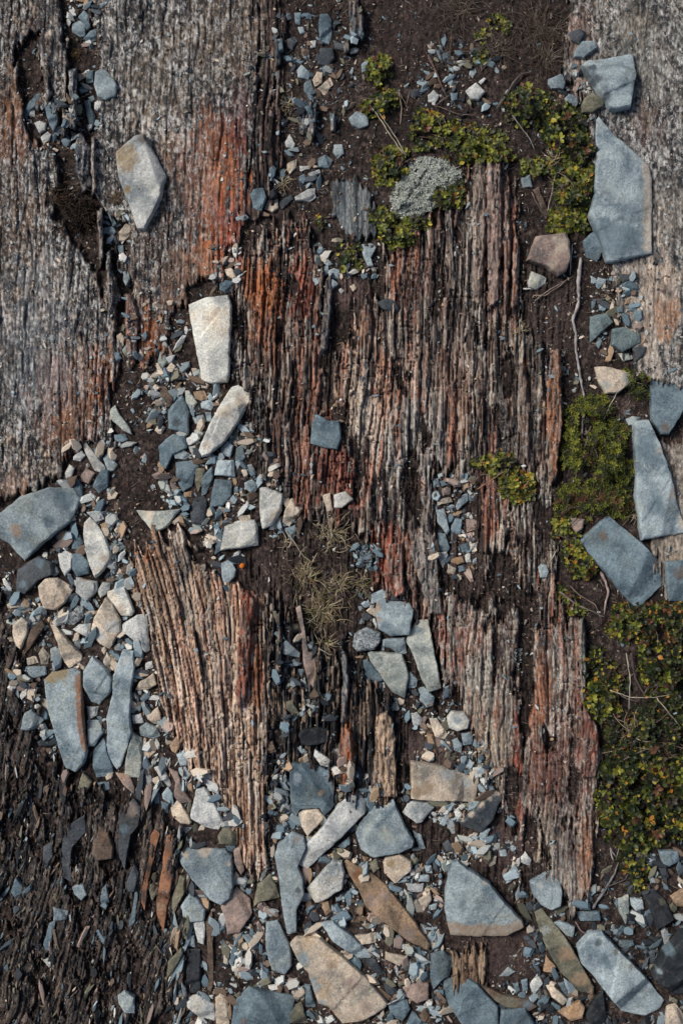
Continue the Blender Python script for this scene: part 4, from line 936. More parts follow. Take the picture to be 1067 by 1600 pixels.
for zs_, dens, smin, smax, pal in ZONES:
    P = np.array(pts(zs_)); lo, hi = P.min(0), P.max(0); n = int((hi-lo).prod()/1000*dens*1.9)
    q = lo+r_.rand(n, 2)*(hi-lo); ins = sdf(q[:, 0], q[:, 1], P) > (fbm(q[:, 0]/20, q[:, 1]/20, 2)-.6)*40
    clump = fbm(q[:, 0]/28, q[:, 1]/28, 6, 3) > (.36 if pal != 'crumb' else .46)
    q = q[ins & clump]
    q = q[~occ[np.clip(np.searchsorted(gy, q[:, 1]), 0, len(gy)-1), np.clip(np.searchsorted(gx, q[:, 0]), 0, len(gx)-1)] | (r_.rand(len(q)) < .015)]
    sizes = smin+(smax*1.15-smin)*r_.rand(len(q))**3.4
    keys = [k for k, w in MIXES[pal] for _ in range(w)]
    for (x, y), sz in zip(q, sizes):
        k = 6 if sz > 4 else 5
        a0 = r_.rand()*6.28; sz *= 1.0; ang = a0+np.sort((np.arange(k)+.7*r_.rand(k))/k)*2*math.pi
        el = (1+r_.rand()*1.1) if not (x < 300 and y > 1180) else 1.3+r_.rand()*2.6; rr = sz*(.78+.36*r_.rand(k)); th_ = a0*3 if not (x < 300 and y > 1180) else math.pi/2+.2+r_.normal()*.3; ca, sa = math.cos(th_), math.sin(th_)
        lx, ly = rr*np.cos(ang)*el, rr*np.sin(ang)/math.sqrt(el)
        bx, by = lx*ca-ly*sa, lx*sa+ly*ca
        hh = sz*(.45+.7*r_.rand()); tl = r_.uniform(-.45, .45, 2); z0 = float(gz(x, y)[0])-r_.rand()**1.2*hh*.9
        ins_ = .62+.2*r_.rand(); ox, oy = r_.uniform(-.2, .2, 2)*sz
        b = np.c_[bx, by, np.full(k, -2.5)+0*bx]; mid = np.c_[bx*1.0, by*1.0, hh*.45+(bx*tl[0]+by*tl[1])*.6]; t = np.c_[bx*ins_+ox, by*ins_+oy, hh+bx*tl[0]+by*tl[1]]
        v = np.concatenate([b, mid, t, [[ox, oy, hh*1.03]]]); v[:, 0] += x; v[:, 1] += y; v[:, 2] += z0+.4
        GV.append(v)
        for i in range(k):
            j = (i+1) % k
            GF += [(nv+i, nv+k+i, nv+k+j), (nv+i, nv+k+j, nv+j), (nv+k+i, nv+2*k+i, nv+2*k+j), (nv+k+i, nv+2*k+j, nv+k+j), (nv+2*k+i, nv+3*k, nv+2*k+j)]
        nv += 3*k+1
        cc = np.array(PAL[keys[r_.randint(len(keys))]])*(.7+.65*r_.rand()); GC.append(np.tile(cc, (3*k+1, 1)))
gv_ = np.concatenate(GV); x_, y_, z_ = wp(gv_[:, 0], gv_[:, 1], gv_[:, 2])
# photo y runs down, scene y runs up: the winding is already outward after the flip
me = np_mesh('gravel', np.stack([x_, y_, z_], -1), np.array(GF), M_GRAVEL, np.concatenate(GC), smooth=False)
tag(link(bpy.data.objects.new('gravel', me)), 'loose small blue-grey and cream stone chips scattered between the stones', 'gravel', kind='stuff')
print('stones', len(recs), 'gravel', len(GV))
# ---------------------------------------------------------------- plants
def strip_tube(path, rad, nside=5):
    """path (n,3) px coordinates with z; rad (n,) px; returns verts, quads"""
    path = np.array(path, float); n = len(path); tan = np.gradient(path, axis=0); V = []
    for i in range(n):
        t = tan[i]/(np.linalg.norm(tan[i])+1e-9); up = np.array((0, 0, 1.)) if abs(t[2]) < .9 else np.array((1., 0, 0))
        a = np.cross(t, up); a /= np.linalg.norm(a)+1e-9; b = np.cross(a, t)
        for k in range(nside):
            q = 2*math.pi*k/nside; V.append(path[i]+rad[i]*(a*math.cos(q)+b*math.sin(q)))
    F3 = [(i*nside+k, i*nside+(k+1) % nside, (i+1)*nside+(k+1) % nside, (i+1)*nside+k) for i in range(n-1) for k in range(nside)]
    return np.array(V), F3
class Acc:
    def __init__(s): s.V = []; s.F = []; s.C = []; s.n = 0
    def add(s, V, F, c):
        s.V.append(V); s.F += [tuple(i+s.n for i in f) for f in F]; s.n += len(V)
        s.C.append(np.tile(np.array(c, float), (len(V), 1)) if np.ndim(c) == 1 else c)
    def mesh(s, name, mat, org, smooth=True):
        V = np.concatenate(s.V); x, y, z = wp(V[:, 0], V[:, 1], V[:, 2]); P = np.stack([x, y, z], -1)-np.array(org)
        me = bpy.data.meshes.new(name); me.from_pydata(P.tolist(), [], s.F)
        a = me.color_attributes.new('col', 'FLOAT_COLOR', 'POINT'); cc = np.ones((len(V), 4), np.float32); cc[:, :3] = np.concatenate(s.C)
        a.data.foreach_set('color', cc.ravel()); me.polygons.foreach_set('use_smooth', np.full(len(s.F), smooth)); me.materials.append(mat); me.update()
        return me
def bent(p0, ang, L, rise, rnd, n=6, curl=.6, sag=0):
    """a curving path in px starting at p0 (x,y,z)"""
    x, y, z = p0; out = [(x, y, z)]; a = ang; dr = rnd.uniform(-curl, curl)
    for i in range(1, n):
        st = L/(n-1); a += dr*2/(n-1)+rnd.uniform(-.12, .12)*curl; t = i/(n-1)
        x += math.cos(a)*st; y += math.sin(a)*st; out.append((x, y, z+rise*math.sin(t*math.pi*.62)-sag*t*t))
    return out

GREENS = [(.055, .070, .014), (.09, .105, .018), (.13, .15, .022), (.24, .24, .03), (.17, .185, .025), (.022, .034, .011), (.03, .028, .014)]
YELL = [(.38, .28, .03), (.42, .18, .03), (.30, .25, .04)]
DARKG = [(.012, .020, .008), (.020, .032, .011), (.034, .048, .014), (.065, .072, .018), (.03, .022, .014)]
REDD = [(.10, .035, .02), (.14, .06, .03)]
def leaf(acc, p, az, el, L, w, c):
    d = np.array((math.cos(az)*math.cos(el), math.sin(az)*math.cos(el), math.sin(el))); s = np.array((-math.sin(az), math.cos(az), 0)); u = np.cross(s, d)*-1
    if u[2] < 0: u = -u
    p = np.array(p, float)
    V = np.array([p, p+d*L*.35+s*w*.42+u*L*.10, p+d*L*.72+s*w*.5+u*L*.08, p+d*L-u*L*.10, p+d*L*.72-s*w*.5+u*L*.08, p+d*L*.35-s*w*.42+u*L*.10, p+d*L*.36+u*L*.02, p+d*L*.72+u*L*.0])
    acc.add(V, [(0, 1, 6), (1, 2, 7, 6), (2, 3, 7), (0, 6, 5), (6, 7, 4, 5), (7, 3, 4)], c)
def shrub(poly, label, style, dens, leafsz, height, nbranch, seed, pal, ypct=.06, name='shrub'):
    if style == 'leafy': leafsz *= 1.15
    rnd = random.Random(seed); P = np.array(pts(poly)); c = P.mean(0); z0 = float(np.median(gz(P[:, 0], P[:, 1]))); org = wp(c[0], c[1], z0)
    root = empty(name, org); tag(root, label, 'shrub', 'low green shrubs creeping over the soil')
    lo, hi = P.min(0), P.max(0); n = int((hi-lo).prod()/1000*dens*1.7); rr = np.random.RandomState(seed)
    q = lo+rr.rand(n, 2)*(hi-lo); d = sdf(q[:, 0]+8*(fbm(q[:, 0]/12, q[:, 1]/12, 1)-.5)*2, q[:, 1], P)
    keep = (d > -2) & (fbm(q[:, 0]/17+seed, q[:, 1]/17, 3, 3) > (.385 if dens < 60 else .405))
    q = q[keep]; d = d[keep]; acc = Acc()
    tone = fbm(q[:, 0]/24, q[:, 1]/24, 5, 3)
    for (x, y), dd, tn in zip(q, d, tone):
        hh = height*1.7*(.2+.8*min(1, max(0, dd)/16))*(.2+.8*rnd.random())*max(.12, 3.0*(float(fbm(x/10, y/10, 6, 2))-.28)); z = float(gz(x, y)[0])+hh
        yel = rnd.random() < ypct*(3 if tn > .53 else .7); red = rnd.random() < .04
        base = rnd.choice(REDD if red else pal); ych = .34 if yel else .03; az0 = rnd.uniform(0, 6.28)
        if style == 'leafy':
            m = rnd.choice((3, 4, 5, 6, 7)); lsz = leafsz*rnd.uniform(.6, 1.1)
            for k in range(m):
                cc = np.array(rnd.choice(YELL) if rnd.random() < ych else base)*rnd.uniform(.55, 1.5); L = lsz*rnd.uniform(.65, 1.15)
                leaf(acc, (x, y, z), az0+k*2.4+rnd.uniform(-.3, .3), rnd.uniform(.05, .9)-.35*(k < 2), L, L*rnd.uniform(.48, .62), cc)
        else:   # needle-like crowberry shoots
            m = 13; sa = rnd.uniform(0, 6.28); tip = leafsz*1.6
            for k in range(m):
                t = k/m; cc = np.array(base)*(1.0+.35*t)*rnd.uniform(.8, 1.2); L = leafsz*rnd.uniform(.8, 1.15)*(1-.35*t)
                leaf(acc, (x+math.cos(sa)*tip*t, y+math.sin(sa)*tip*t, z+t*2.5), az0+k*2.4, .25+t*.7, L, L*.32, cc)
    fo = bpy.data.objects.new('foliage', acc.mesh('foliage', M_LEAF, org)); link(fo, root)
    for b in range(nbranch):
        t = rnd.random(); p0 = P[rnd.randrange(len(P))]*.4+c*.6; tgt = q[rnd.randrange(len(q))] if len(q) else c
        a = math.atan2(tgt[1]-p0[1], tgt[0]-p0[0]); L = max(18, min(90, math.hypot(*(tgt-p0))*1.2))
        path = bent((p0[0], p0[1], float(gz(p0[0], p0[1])[0])+1.5), a, L, height*.8, rnd, 9, .7)
        path = [(x, y, max(z, float(gz(x, y)[0])+1)) for x, y, z in path]
        B = Acc(); V, F3 = strip_tube(path, np.linspace(1.5, .55, 9)*rnd.uniform(.7, 1.1)); B.add(V, F3, np.array(rnd.choice(((.13, .10, .085), (.20, .17, .155), (.08, .05, .04)))))
        link(bpy.data.objects.new('branch', B.mesh('branch', M_BARK, org)), root)
    return root
SH = [
 ('575,100 592,88 610,95 610,130 594,136 576,128', 'small dark green shoot cluster by the top centre, above the yellow-tinged shrub', 'leafy', 42, 7.5, 13, 2, GREENS, .05),
 ('565,150 590,138 625,145 625,170 600,182 568,178', 'yellow-tinged leafy shrub at the upper tip of the long pale straw', 'leafy', 46, 8, 13, 2, GREENS, .16),
 ('640,180 665,170 690,185 690,225 665,235 640,228', 'green and yellow shrub above the white lichen cushion', 'leafy', 40, 8, 13, 3, GREENS, .16),
 ('584,245 600,232 635,236 640,262 620,290 588,285', 'leafy green shrub at the upper left of the white lichen cushion', 'leafy', 46, 8, 14, 2, GREENS, .08),
 ('578,330 600,322 625,325 650,345 670,350 668,375 640,378 612,388 590,365', 'green shrub with a yellow leaf under the white lichen cushion', 'leafy', 36, 8, 13, 3, GREENS, .12),
 ('672,288 695,272 722,290 722,318 695,325 674,312', 'compact green shrub at the lower right of the white lichen cushion', 'leafy', 46, 8.5, 14, 2, GREENS, .07),
 ('688,200 715,190 745,200 790,215 800,245 760,250 720,255 690,245', 'long green shrub band just above the tall rock ridges', 'leafy', 42, 8.5, 14, 4, GREENS, .07),
 ('790,150 820,135 858,150 860,185 825,198 790,185', 'densest dark green shrub above the dead twigs in the upper right', 'leafy', 48, 8.5, 17, 4, DARKG+GREENS, .04),
 ('850,175 880,158 905,180 915,210 928,240 905,262 870,235 850,215', 'green shrub touching the upper left side of the large pointed slab', 'leafy', 44, 8.5, 16, 4, DARKG+GREENS, .06),
 ('868,262 905,255 928,262 926,315 905,332 872,318', 'leafy green shrub along the left side of the large pointed slab', 'leafy', 44, 8.5, 15, 3, GREENS+DARKG, .05),
 ('815,250 850,245 872,255 870,285 835,285 815,272', 'thin green and brown shrub between the tall rock ridges and the large pointed slab', 'leafy', 30, 8, 13, 5, GREENS, .05),
 ('858,335 885,322 915,335 912,358 880,362 860,355', 'bright green sprig just above the pinkish boulder', 'leafy', 44, 8.5, 12, 2, GREENS, .05),
 ('733,55 748,45 762,60 760,90 738,95', 'little green plant in the dead grass at the top, the left of two', 'leafy', 34, 7, 9, 1, GREENS, .1),
 ('762,32 782,22 795,45 785,60 766,55', 'little green plant in the dead grass at the top, the right of two', 'leafy', 34, 7, 9, 1, DARKG+GREENS, .04),
 ('495,340 507,338 507,368 496,372', 'tiny upright green sprig left of the blue-grey outcrop', 'leafy', 50, 6, 9, 1, GREENS, .03),
 ('530,375 548,368 562,385 562,415 545,422 530,405', 'small dark green sprig above the dark oval stone', 'leafy', 46, 7, 11, 1, DARKG+GREENS, .03),
 ('735,722 760,712 790,705 806,715 806,738 780,742 745,735', 'green upper half of a creeping shrub on the layered rock right of centre', 'leafy', 30, 8.5, 11, 3, GREENS, .12),
 ('780,745 805,738 832,745 833,775 812,785 782,770', 'yellow-leaved end of the creeping shrub on the layered rock right of centre', 'leafy', 34, 8.5, 11, 2, GREENS, .30),
 ('880,640 900,620 950,622 960,655 985,680 990,720 985,760 950,770 905,760 880,720', 'broad crowberry mat, upper part, around the foot of the long dead root', 'needle', 62, 5.5, 17, 5, GREENS, .08),
 ('868,765 905,760 960,768 985,785 975,808 940,812 915,812 890,800 868,795', 'reddish crowberry mat, lower part, above the diagonal blue slab', 'needle', 62, 5.5, 14, 5, GREENS+REDD, .12),
 ('982,578 1002,572 1015,590 1013,622 990,622 978,600', 'small crowberry tuft right of the pointed cream-green stone', 'needle', 52, 5, 12, 1, DARKG+GREENS, .03),
 ('865,805 890,815 908,838 930,880 925,915 900,905 880,870 866,835', 'yellow-green shrub along the left side of the diagonal blue slab', 'leafy', 44, 8, 13, 3, GREENS, .18),
 ('862,912 880,918 910,935 912,960 895,960 868,932', 'thin reddish sprig with bare twigs left below the diagonal blue slab', 'leafy', 26, 6.5, 9, 3, REDD+GREENS, .15),
 ('968,945 1010,940 1080,940 1090,1010 1040,1010 975,1000 945,985', 'reddish green shrub top right of the large shrub mat, under the right-hand slabs', 'leafy', 34, 7.5, 14, 6, DARKG+DARKG+GREENS+REDD, .06),
 ('915,1030 935,1010 960,1040 975,1070 960,1120 930,1125 912,1090', 'bright green shrub bordering the upper part of the red ridge at the right', 'leafy', 42, 9, 16, 5, DARKG+GREENS, .06),
 ('1000,1010 1090,1010 1100,1110 1060,1110 1010,1090', 'dark leafy shrub at the right edge in the large shrub mat', 'leafy', 44, 9, 18, 6, DARKG+DARKG+GREENS, .04),
 ('940,1120 1000,1105 1080,1115 1090,1170 1030,1195 960,1190 938,1160', 'dark shrub with straw stems in the middle of the large shrub mat', 'leafy', 30, 8, 14, 7, DARKG, .05),
 ('930,1200 960,1190 1030,1200 1090,1180 1100,1290 1060,1310 1000,1325 950,1310 932,1260', 'dense broad-leaved green shrub at the bottom of the large shrub mat', 'leafy', 46, 10.5, 19, 5, DARKG+DARKG+GREENS, .04),
 ('965,1320 1005,1318 1005,1350 1008,1385 992,1396 975,1360', 'trailing green tip of the large shrub mat hanging over the lower right scree', 'leafy', 40, 9, 14, 2, DARKG+DARKG+GREENS, .05)]
for i, (p, lab, st, de, ls, hh, nb, pal, yp) in enumerate(SH): shrub(p, lab, st, de, ls, hh, nb, 100+i, pal, yp)

# white reindeer lichen cushion: thousands of tiny forking tips, one plant
def lichen(poly, label, dens, height, seed, sz=3.2):
    rr = np.random.RandomState(seed); P = np.array(pts(poly)); c = P.mean(0); lo, hi = P.min(0), P.max(0); q = lo+rr.rand(int((hi-lo).prod()/1000*dens), 2)*(hi-lo)
    d = sdf(q[:, 0]+34*(fbm(q[:, 0]/9, q[:, 1]/9, 1, 3)-.42), q[:, 1], P); q = q[d > 0]; d = d[d > 0]; z0 = float(gz(c[0], c[1])[0]); org = wp(c[0], c[1], z0); acc = Acc(); rnd = random.Random(seed)
    for (x, y), dd in zip(q, d):
        z = float(gz(x, y)[0])+height*math.sqrt(min(1, dd/18))*(.75+.25*rnd.random())*(.3+1.2*vn(x/8, y/8, 3))
        if vn(x/5, y/5, 6) < .34: z -= 7*rnd.random()
        if vn(x/4, y/4, 2) < .27: continue
        v = rnd.uniform(.55, 1.2); cc = np.array((.62, .66, .60))*v
        for k in range(4):
            az = rnd.uniform(0, 6.28); L = sz*rnd.uniform(.6, 1.2); el = rnd.uniform(-.1, 1.2); w = .55
            dv = np.array((math.cos(az)*math.cos(el), math.sin(az)*math.cos(el), math.sin(el))); s_ = np.array((-math.sin(az), math.cos(az), 0))*w; p = np.array((x, y, z))
            tip = p+dv*L; acc.add(np.array([p-s_, p+s_, p+np.array((0, 0, -w*1.6)), tip-s_*.5, tip+s_*.5, tip+np.array((0, 0, -w))]), [(0, 1, 4, 3), (1, 2, 5, 4), (2, 0, 3, 5), (3, 4, 5)], cc)
    o = link(bpy.data.objects.new('lichen', acc.mesh('lichen', M_LICHEN, org, False))); o.location = org; tag(o, label, 'lichen')
def relocate(): pass
lichen('610,318 617,288 644,258 668,245 700,249 720,262 721,285 690,310 682,330 652,338 628,343 613,334', 'pale grey-white bushy lichen cushion surrounded by green shrubs near the top', 640, 12, 5)
lichen('802,1013 815,1012 823,1043 816,1051 805,1042', 'small patch of crusty white lichen on the brown rock right of centre', 420, 2.5, 6, 2.4)

# dry grass
STRAW = [(.42, .35, .23), (.52, .45, .33), (.30, .23, .15), (.18, .13, .08), (.46, .37, .22)]
def tuft(x, y, r, n, label, seed, pal=STRAW, L=(14, 34), rise=10, spread=6.28, a0=0, name='grass_tuft', cat='dry grass', grp='dry grass tufts', w=.95):
    rnd = random.Random(seed); z0 = float(gz(x, y)[0]); org = wp(x, y, z0); acc = Acc()
    for _ in range(n):
        d = abs(rnd.gauss(0, .5))*r; a = rnd.uniform(0, 6.28); bx, by = x+d*math.cos(a), y+d*math.sin(a)*1.1
        az = a0+rnd.uniform(-spread/2, spread/2); ln = rnd.uniform(*L); path = bent((bx, by, float(gz(bx, by)[0])), az, ln, rise*rnd.uniform(.4, 1.2), rnd, 7, .8, rise*.3)
        V, F3 = strip_tube(path, np.linspace(1, .25, 7)*w*rnd.uniform(.6, 1.1), 3); acc.add(V, F3, np.array(rnd.choice(pal))*rnd.uniform(.7, 1.25))
    o = link(bpy.data.objects.new(name, acc.mesh(name, M_STRAW, org))); o.location = org; tag(o, label, cat, grp)
GRN = STRAW+STRAW+[(.26, .16, .10), (.14, .15, .05), (.13, .15, .05)]
PUR = STRAW+[(.20, .13, .17), (.14, .16, .05)]
tuft(502, 955, 27, 170, 'largest dry grass tuft, sprawling just left of the stone pile in the centre', 1, GRN, (14, 38))
tuft(478, 900, 24, 110, 'straw and green grass tuft above the largest one, on the dark soil', 2, GRN, (12, 30))
tuft(530, 915, 22, 110, 'straw grass tuft up and right of the largest one, near the blue gravel', 3, PUR, (12, 28))
tuft(565, 910, 18, 50, 'purplish grass tuft directly above the stone pile in the centre', 4, PUR, (10, 24))
tuft(510, 1008, 18, 50, 'green-based grass tuft at the lower end of the central grass', 5, GRN, (10, 24))
tuft(520, 835, 30, 110, 'wispy pale grass above the central grass, below the two white stones', 6, STRAW, (12, 30), 8)
tuft(448, 162, 9, 34, 'short straw tuft in the upper middle, left of the top centre stones', 7, STRAW, (10, 24))
tuft(443, 286, 12, 34, 'pale fine grass tuft among the curved row of stones', 8, STRAW, (8, 20), 7)
tuft(843, 634, 5, 16, 'tiny straw tuft left of the orange ridge at right', 9, STRAW, (6, 13), 5)
tuft(985, 805, 9, 22, 'small green-yellow grass tuft above the tall tapering slab foot', 10, GRN, (8, 18))
tuft(814, 516, 9, 26, 'small curly dry tuft at the foot of the tall rock ridges', 11, STRAW, (6, 16), 5)
tuft(115, 82, 14, 60, 'yellow-brown moss-like grass tuft near the top left chips', 12, [(.12, .08, .04), (.2, .14, .07), (.07, .045, .03)], (6, 14), 5)
tuft(92, 305, 22, 150, 'brown dead grass clump left of the kite-shaped stone, upper part', 13, [(.10, .06, .04), (.16, .11, .07), (.05, .03, .022)], (8, 20), 8)
tuft(128, 335, 26, 420, 'black-brown dead moss clump left below the kite-shaped stone', 14, [(.03, .018, .013), (.055, .034, .022), (.012, .009, .008)], (8, 20), 11, w=1.5)
tuft(180, 310, 12, 60, 'light brown dead grass between the kite-shaped stone and the dark moss', 15, [(.14, .10, .06), (.2, .15, .1)], (6, 16), 6)
tuft(865, 250, 16, 30, 'pale curled grass in the upper right shrubs', 16, STRAW, (10, 26), 12)
tuft(985, 1150, 26, 46, 'long straw stems spread through the large shrub mat', 17, STRAW, (20, 55), 18)
tuft(990, 1130, 14, 20, 'short pale grass in the middle of the large shrub mat', 18, GRN, (8, 20), 14)
tuft(1040, 1175, 22, 60, 'brown wiry grass at the right side of the large shrub mat', 19, [(.16, .11, .07), (.24, .18, .12)], (10, 24), 12)
tuft(1020, 1200, 16, 40, 'pale wiry grass above the broad-leaved green shrub', 20, STRAW, (10, 24), 14)
tuft(450, 850, 10, 12, 'few straws right of the cream block in the centre left', 21, STRAW, (10, 26), 6)
tuft(765, 735, 9, 20, 'dry straws under the creeping shrub', 22, STRAW, (8, 20), 6)
tuft(384, 358, 6, 14, 'tiny straw tuft in the dark soil left of the red layered rock top', 23, STRAW, (8, 16), 6)
for i, (x, y, r, n, lab) in enumerate([(925, 700, 30, 50, 'brown dead stems in the crowberry mat, upper part'), (930, 785, 24, 40, 'brown dead stems in the crowberry mat, lower part'), (745, 225, 30, 40, 'dead straws in the shrub band above the tall rock ridges'), (960, 1060, 28, 70, 'brown dead stems at the upper left of the large shrub mat'), (1050, 1060, 26, 50, 'brown dead stems at the upper right of the large shrub mat'), (880, 300, 18, 30, 'dead stems beside the large pointed slab'), (690, 210, 18, 26, 'pale dead stems above the white lichen cushion')]):
    tuft(x, y, r*.8, n+25, lab, 70+i, [(.13, .09, .07), (.22, .17, .14), (.07, .045, .038), (.32, .26, .2)], (8, 30), 16, w=.8)
DEADP = [(.13, .095, .075), (.19, .15, .12), (.09, .06, .05), (.24, .20, .165), (.06, .04, .032)]
for i, (x, y, r, n, lab) in enumerate([(840, 45, 38, 330, 'right-hand clump of tangled dead grass along the top edge'), (720, 20, 26, 170, 'left clump of tangled dead grass along the top edge'), (785, 75, 30, 200, 'lower clump of the tangled dead grass, above the gravel patch'), (700, 90, 16, 40, 'thin dead straws left of the gravel patch at the top'), (850, 95, 22, 130, 'dark dead grass left of the wedge with the dark side')]):
    tuft(x, y, r, n, lab, 40+i, DEADP, (16, 44), 7, name='dead_grass', cat='dead grass', grp='tangled dead grass at the top', w=.6)

# twigs, straws and the root
def twig(p, rad, label, colr, name='twig', cat='twig', seed=0, zoff=2, lift=0, knot=.25):
    rnd = random.Random(seed); P = np.array(pts(p)); out = []
    for i in range(len(P)-1):
        n = max(2, int(math.hypot(*(P[i+1]-P[i]))/5))
        for j in range(n): out.append(P[i]+(P[i+1]-P[i])*j/n+np.array((rnd.uniform(-.5, .5), rnd.uniform(-.5, .5))))
    out.append(P[-1]); out = np.array(out); z = gz(out[:, 0], out[:, 1]); z = np.array([z[max(0, i-3):i+4].max() for i in range(len(z))]); m = len(out); t = np.linspace(0, 1, m)
    zz = np.convolve(np.pad(z, 3, 'edge'), np.ones(7)/7, 'valid')+zoff+lift*np.sin(t*math.pi)
    rr = rad*(1-.55*t)*(1+knot*np.array([rnd.uniform(-1, 1) for _ in range(m)])); rr[-1] *= .4; rr[0] *= .6
    V, F3 = strip_tube(np.c_[out, zz], rr, 7 if rad > 1.5 else 4); ns = 7 if rad > 1.5 else 4
    cc = np.repeat(np.array([np.array(colr)*rnd.uniform(.6, 1.3) for _ in range(m)]), ns, 0); F3 += [tuple(range(ns))[::-1], tuple(range((m-1)*ns, m*ns))]
    acc = Acc(); acc.add(V, F3, cc); mx = out[0]; org = wp(mx[0], mx[1], float(zz[0]))
    o = link(bpy.data.objects.new(name, acc.mesh(name, M_BARK, org))); o.location = org; tag(o, label, cat, None if name == 'root' else 'dead twigs and stems')
twig('907,402 903,440 904,472 900,485 894,500 899,520 899,545 904,575 908,600 913,625 910,660 908,690', 3.2, 'long thin grey dead root running down from the boulder to the crowberry mat', (.33, .30, .29), 'root', 'root', 1)
twig('894,380 891,405 890,430', 1.6, 'short pale stick above the long dead root', (.45, .42, .38), seed=2)
twig('817,451 832,452', 1.8, 'short white stick left of the root, below the pinkish boulder', (.5, .5, .48), seed=3)
twig('277,569 292,586 310,606', 2.2, 'pale grey stick lying diagonally beside the tall white slab foot', (.34, .35, .38), seed=4)
twig('632,243 612,215 590,180 570,153', 1.1, 'long pale straw rising from the lichen cushion to the upper left', (.5, .44, .32), 'straw', 'straw', 5, 8, 6, .1)
twig('634,243 622,220 605,195 592,175', .9, 'shorter straw beside the long pale straw', (.5, .44, .32), 'straw', 'straw', 6, 9, 6, .1)
twig('625,195 628,170 622,140 635,165 640,140', 1.0, 'thin forked dead stem above the lichen cushion', (.28, .21, .17), seed=7, zoff=10)
twig('776,170 790,150 805,125 815,115 832,112', 2.4, 'dark curved twig above the densest shrub at the top right', (.10, .085, .08), seed=8, zoff=5)
twig('700,150 680,165 720,180 745,178', 1.4, 'brown twig below the gravel patch near the top', (.17, .12, .10), seed=9, zoff=4)
twig('668,85 680,110 690,135 700,155', 2.2, 'dark brown twig running down beside the gravel patch near the top', (.15, .09, .08), seed=10)
twig('800,180 815,200 828,218 835,235', 1.3, 'grey twig across the densest shrub', (.26, .24, .23), seed=11, zoff=14)
twig('830,300 845,330 858,338', 1.3, 'thin dark twig left of the bright green sprig', (.18, .14, .13), seed=12, zoff=5)
twig('855,330 862,300 868,265', 1.0, 'thin pale twig standing in the right-hand shrubs', (.32, .27, .24), seed=13, zoff=10)
twig('835,470 855,455 880,440 895,432', 1.4, 'upper of two thin twigs on the soil below the pinkish boulder', (.25, .20, .17), seed=14)
twig('832,462 850,462 870,450 885,437', 1.1, 'lower of two thin twigs on the soil below the pinkish boulder', (.28, .22, .18), seed=15)
twig('943,655 952,635 964,612', 1.0, 'pale straw on the crowberry mat pointing at the cream-green stone', (.5, .44, .36), 'straw', 'straw', 16, 14, 3, .1)
twig('937,893 946,910 950,925 945,945 943,960', 2.6, 'pale pink bent stem under the left side of the diagonal blue slab', (.34, .25, .23), seed=17, zoff=3)
twig('875,925 900,945 925,955 945,965', 1.6, 'bare grey twig from the reddish sprig to the shrub mat', (.22, .18, .16), seed=18, zoff=5)
twig('890,915 905,930 930,945 940,972', 1.2, 'thin brown twig crossing the bare grey twig', (.24, .17, .14), seed=19, zoff=6)
twig('952,1078 985,1090 1020,1090 1050,1085', 1.1, 'long pale straw lying across the large shrub mat', (.42, .37, .28), 'straw', 'straw', 20, 20, 3, .1)
twig('978,1020 984,1060 982,1110', 1.2, 'pale upright straw in the large shrub mat', (.42, .38, .30), 'straw', 'straw', 21, 20, 3, .1)
twig('1025,1090 1045,1115 1062,1135', 1.1, 'pale straw slanting down right in the large shrub mat', (.4, .34, .27), 'straw', 'straw', 22, 20, 3, .1)
twig('985,1020 992,1060 1005,1085 1015,1070', 2.6, 'dark woody stem in the middle of the large shrub mat', (.11, .085, .08), seed=23, zoff=9)
twig('925,1420 945,1390 960,1365 966,1345', 2.6, 'grey weathered twig at the foot of the trailing shrub tip', (.2, .19, .19), seed=24, zoff=3)
twig('935,1400 950,1385 975,1375 985,1360', 1.6, 'thin dark twig beside the grey weathered twig', (.13, .11, .10), seed=25, zoff=4)
twig('958,1345 952,1325 962,1340 968,1320', 1.4, 'crooked pale twig under the dense broad-leaved shrub', (.3, .28, .27), seed=26, zoff=5)
twig('898,1440 908,1455 920,1462 935,1450', 1.2, 'thin purple twig above the large lower right slab', (.24, .17, .18), seed=27, zoff=4)
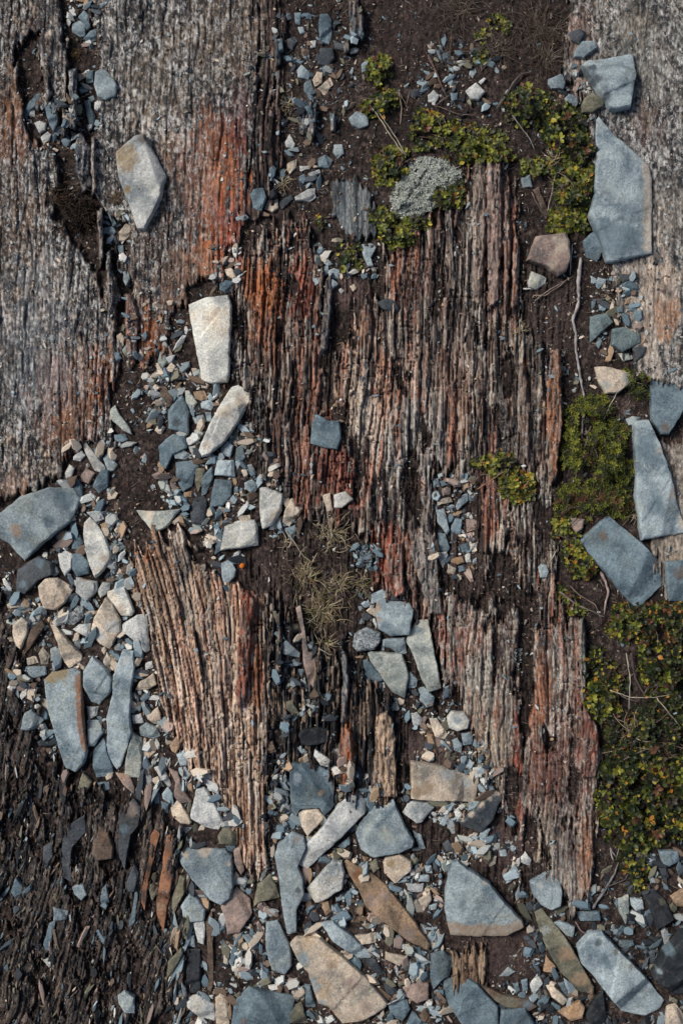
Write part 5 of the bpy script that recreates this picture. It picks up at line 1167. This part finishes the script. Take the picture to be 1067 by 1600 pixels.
twig('858,880 865,868 870,858', 1.1, 'short pale straw beside the small stone left of the yellow-green shrub', (.5, .44, .36), 'straw', 'straw', 28, 5, 1, .1)
twig('605,1570 625,1560 632,1550', 1.4, 'small grey forked stick at the bottom centre among the stones', (.42, .42, .42), seed=29, zoff=8)
twig('447,828 460,848 475,870 490,880', .9, 'long thin straw left of the grass in the centre', (.42, .36, .27), 'straw', 'straw', 30, 5, 3, .1)
twig('745,765 775,745 790,735', 1.2, 'thin reddish stem of the creeping shrub', (.28, .15, .1), seed=31, zoff=8)

# root hairs and plant litter on the bare soil: one uncountable layer
rr = np.random.RandomState(77); rnd = random.Random(77); acc = Acc(); q = np.c_[rr.rand(22000)*1120-30, rr.rand(22000)*1660-30]
ii = np.clip(np.searchsorted(gx, q[:, 0]), 0, len(gx)-1); jj = np.clip(np.searchsorted(gy, q[:, 1]), 0, len(gy)-1)
q = q[(~isrock[jj, ii]) & (fbm(q[:, 0]/40, q[:, 1]/40, 2) > .42)][:15000]
for x, y in q:
    L = rnd.uniform(2.5, 11); a = rnd.uniform(0, 6.28); z = float(gz(x, y)[0]); c = np.array(rnd.choice([(.22, .17, .145), (.10, .072, .06), (.36, .30, .25), (.05, .035, .03), (.15, .09, .065), (.03, .02, .018)]))
    x2, y2 = x+L*math.cos(a), y+L*math.sin(a); xm, ym = (x+x2)/2+rnd.uniform(-1, 1), (y+y2)/2+rnd.uniform(-1, 1)
    path = [(x, y, z+.3), (xm, ym, max(z, float(gz(xm, ym)[0]))+1.4), (x2, y2, float(gz(x2, y2)[0])+.5)]
    V, F3 = strip_tube(path, np.array((.3, .42, .2))*rnd.uniform(.7, 1.5), 3); acc.add(V, F3, c)
o = link(bpy.data.objects.new('plant_litter', acc.mesh('plant_litter', M_STRAW, (0, 0, 0)))); tag(o, 'fine brown root hairs and plant litter on the bare soil', 'plant litter', kind='stuff')
print('done')

for o_ in bpy.data.objects:
    if o_.get('label') and len(o_['label'].split()) > 16: print('LONG', len(o_['label'].split()), o_.name, o_['label'])
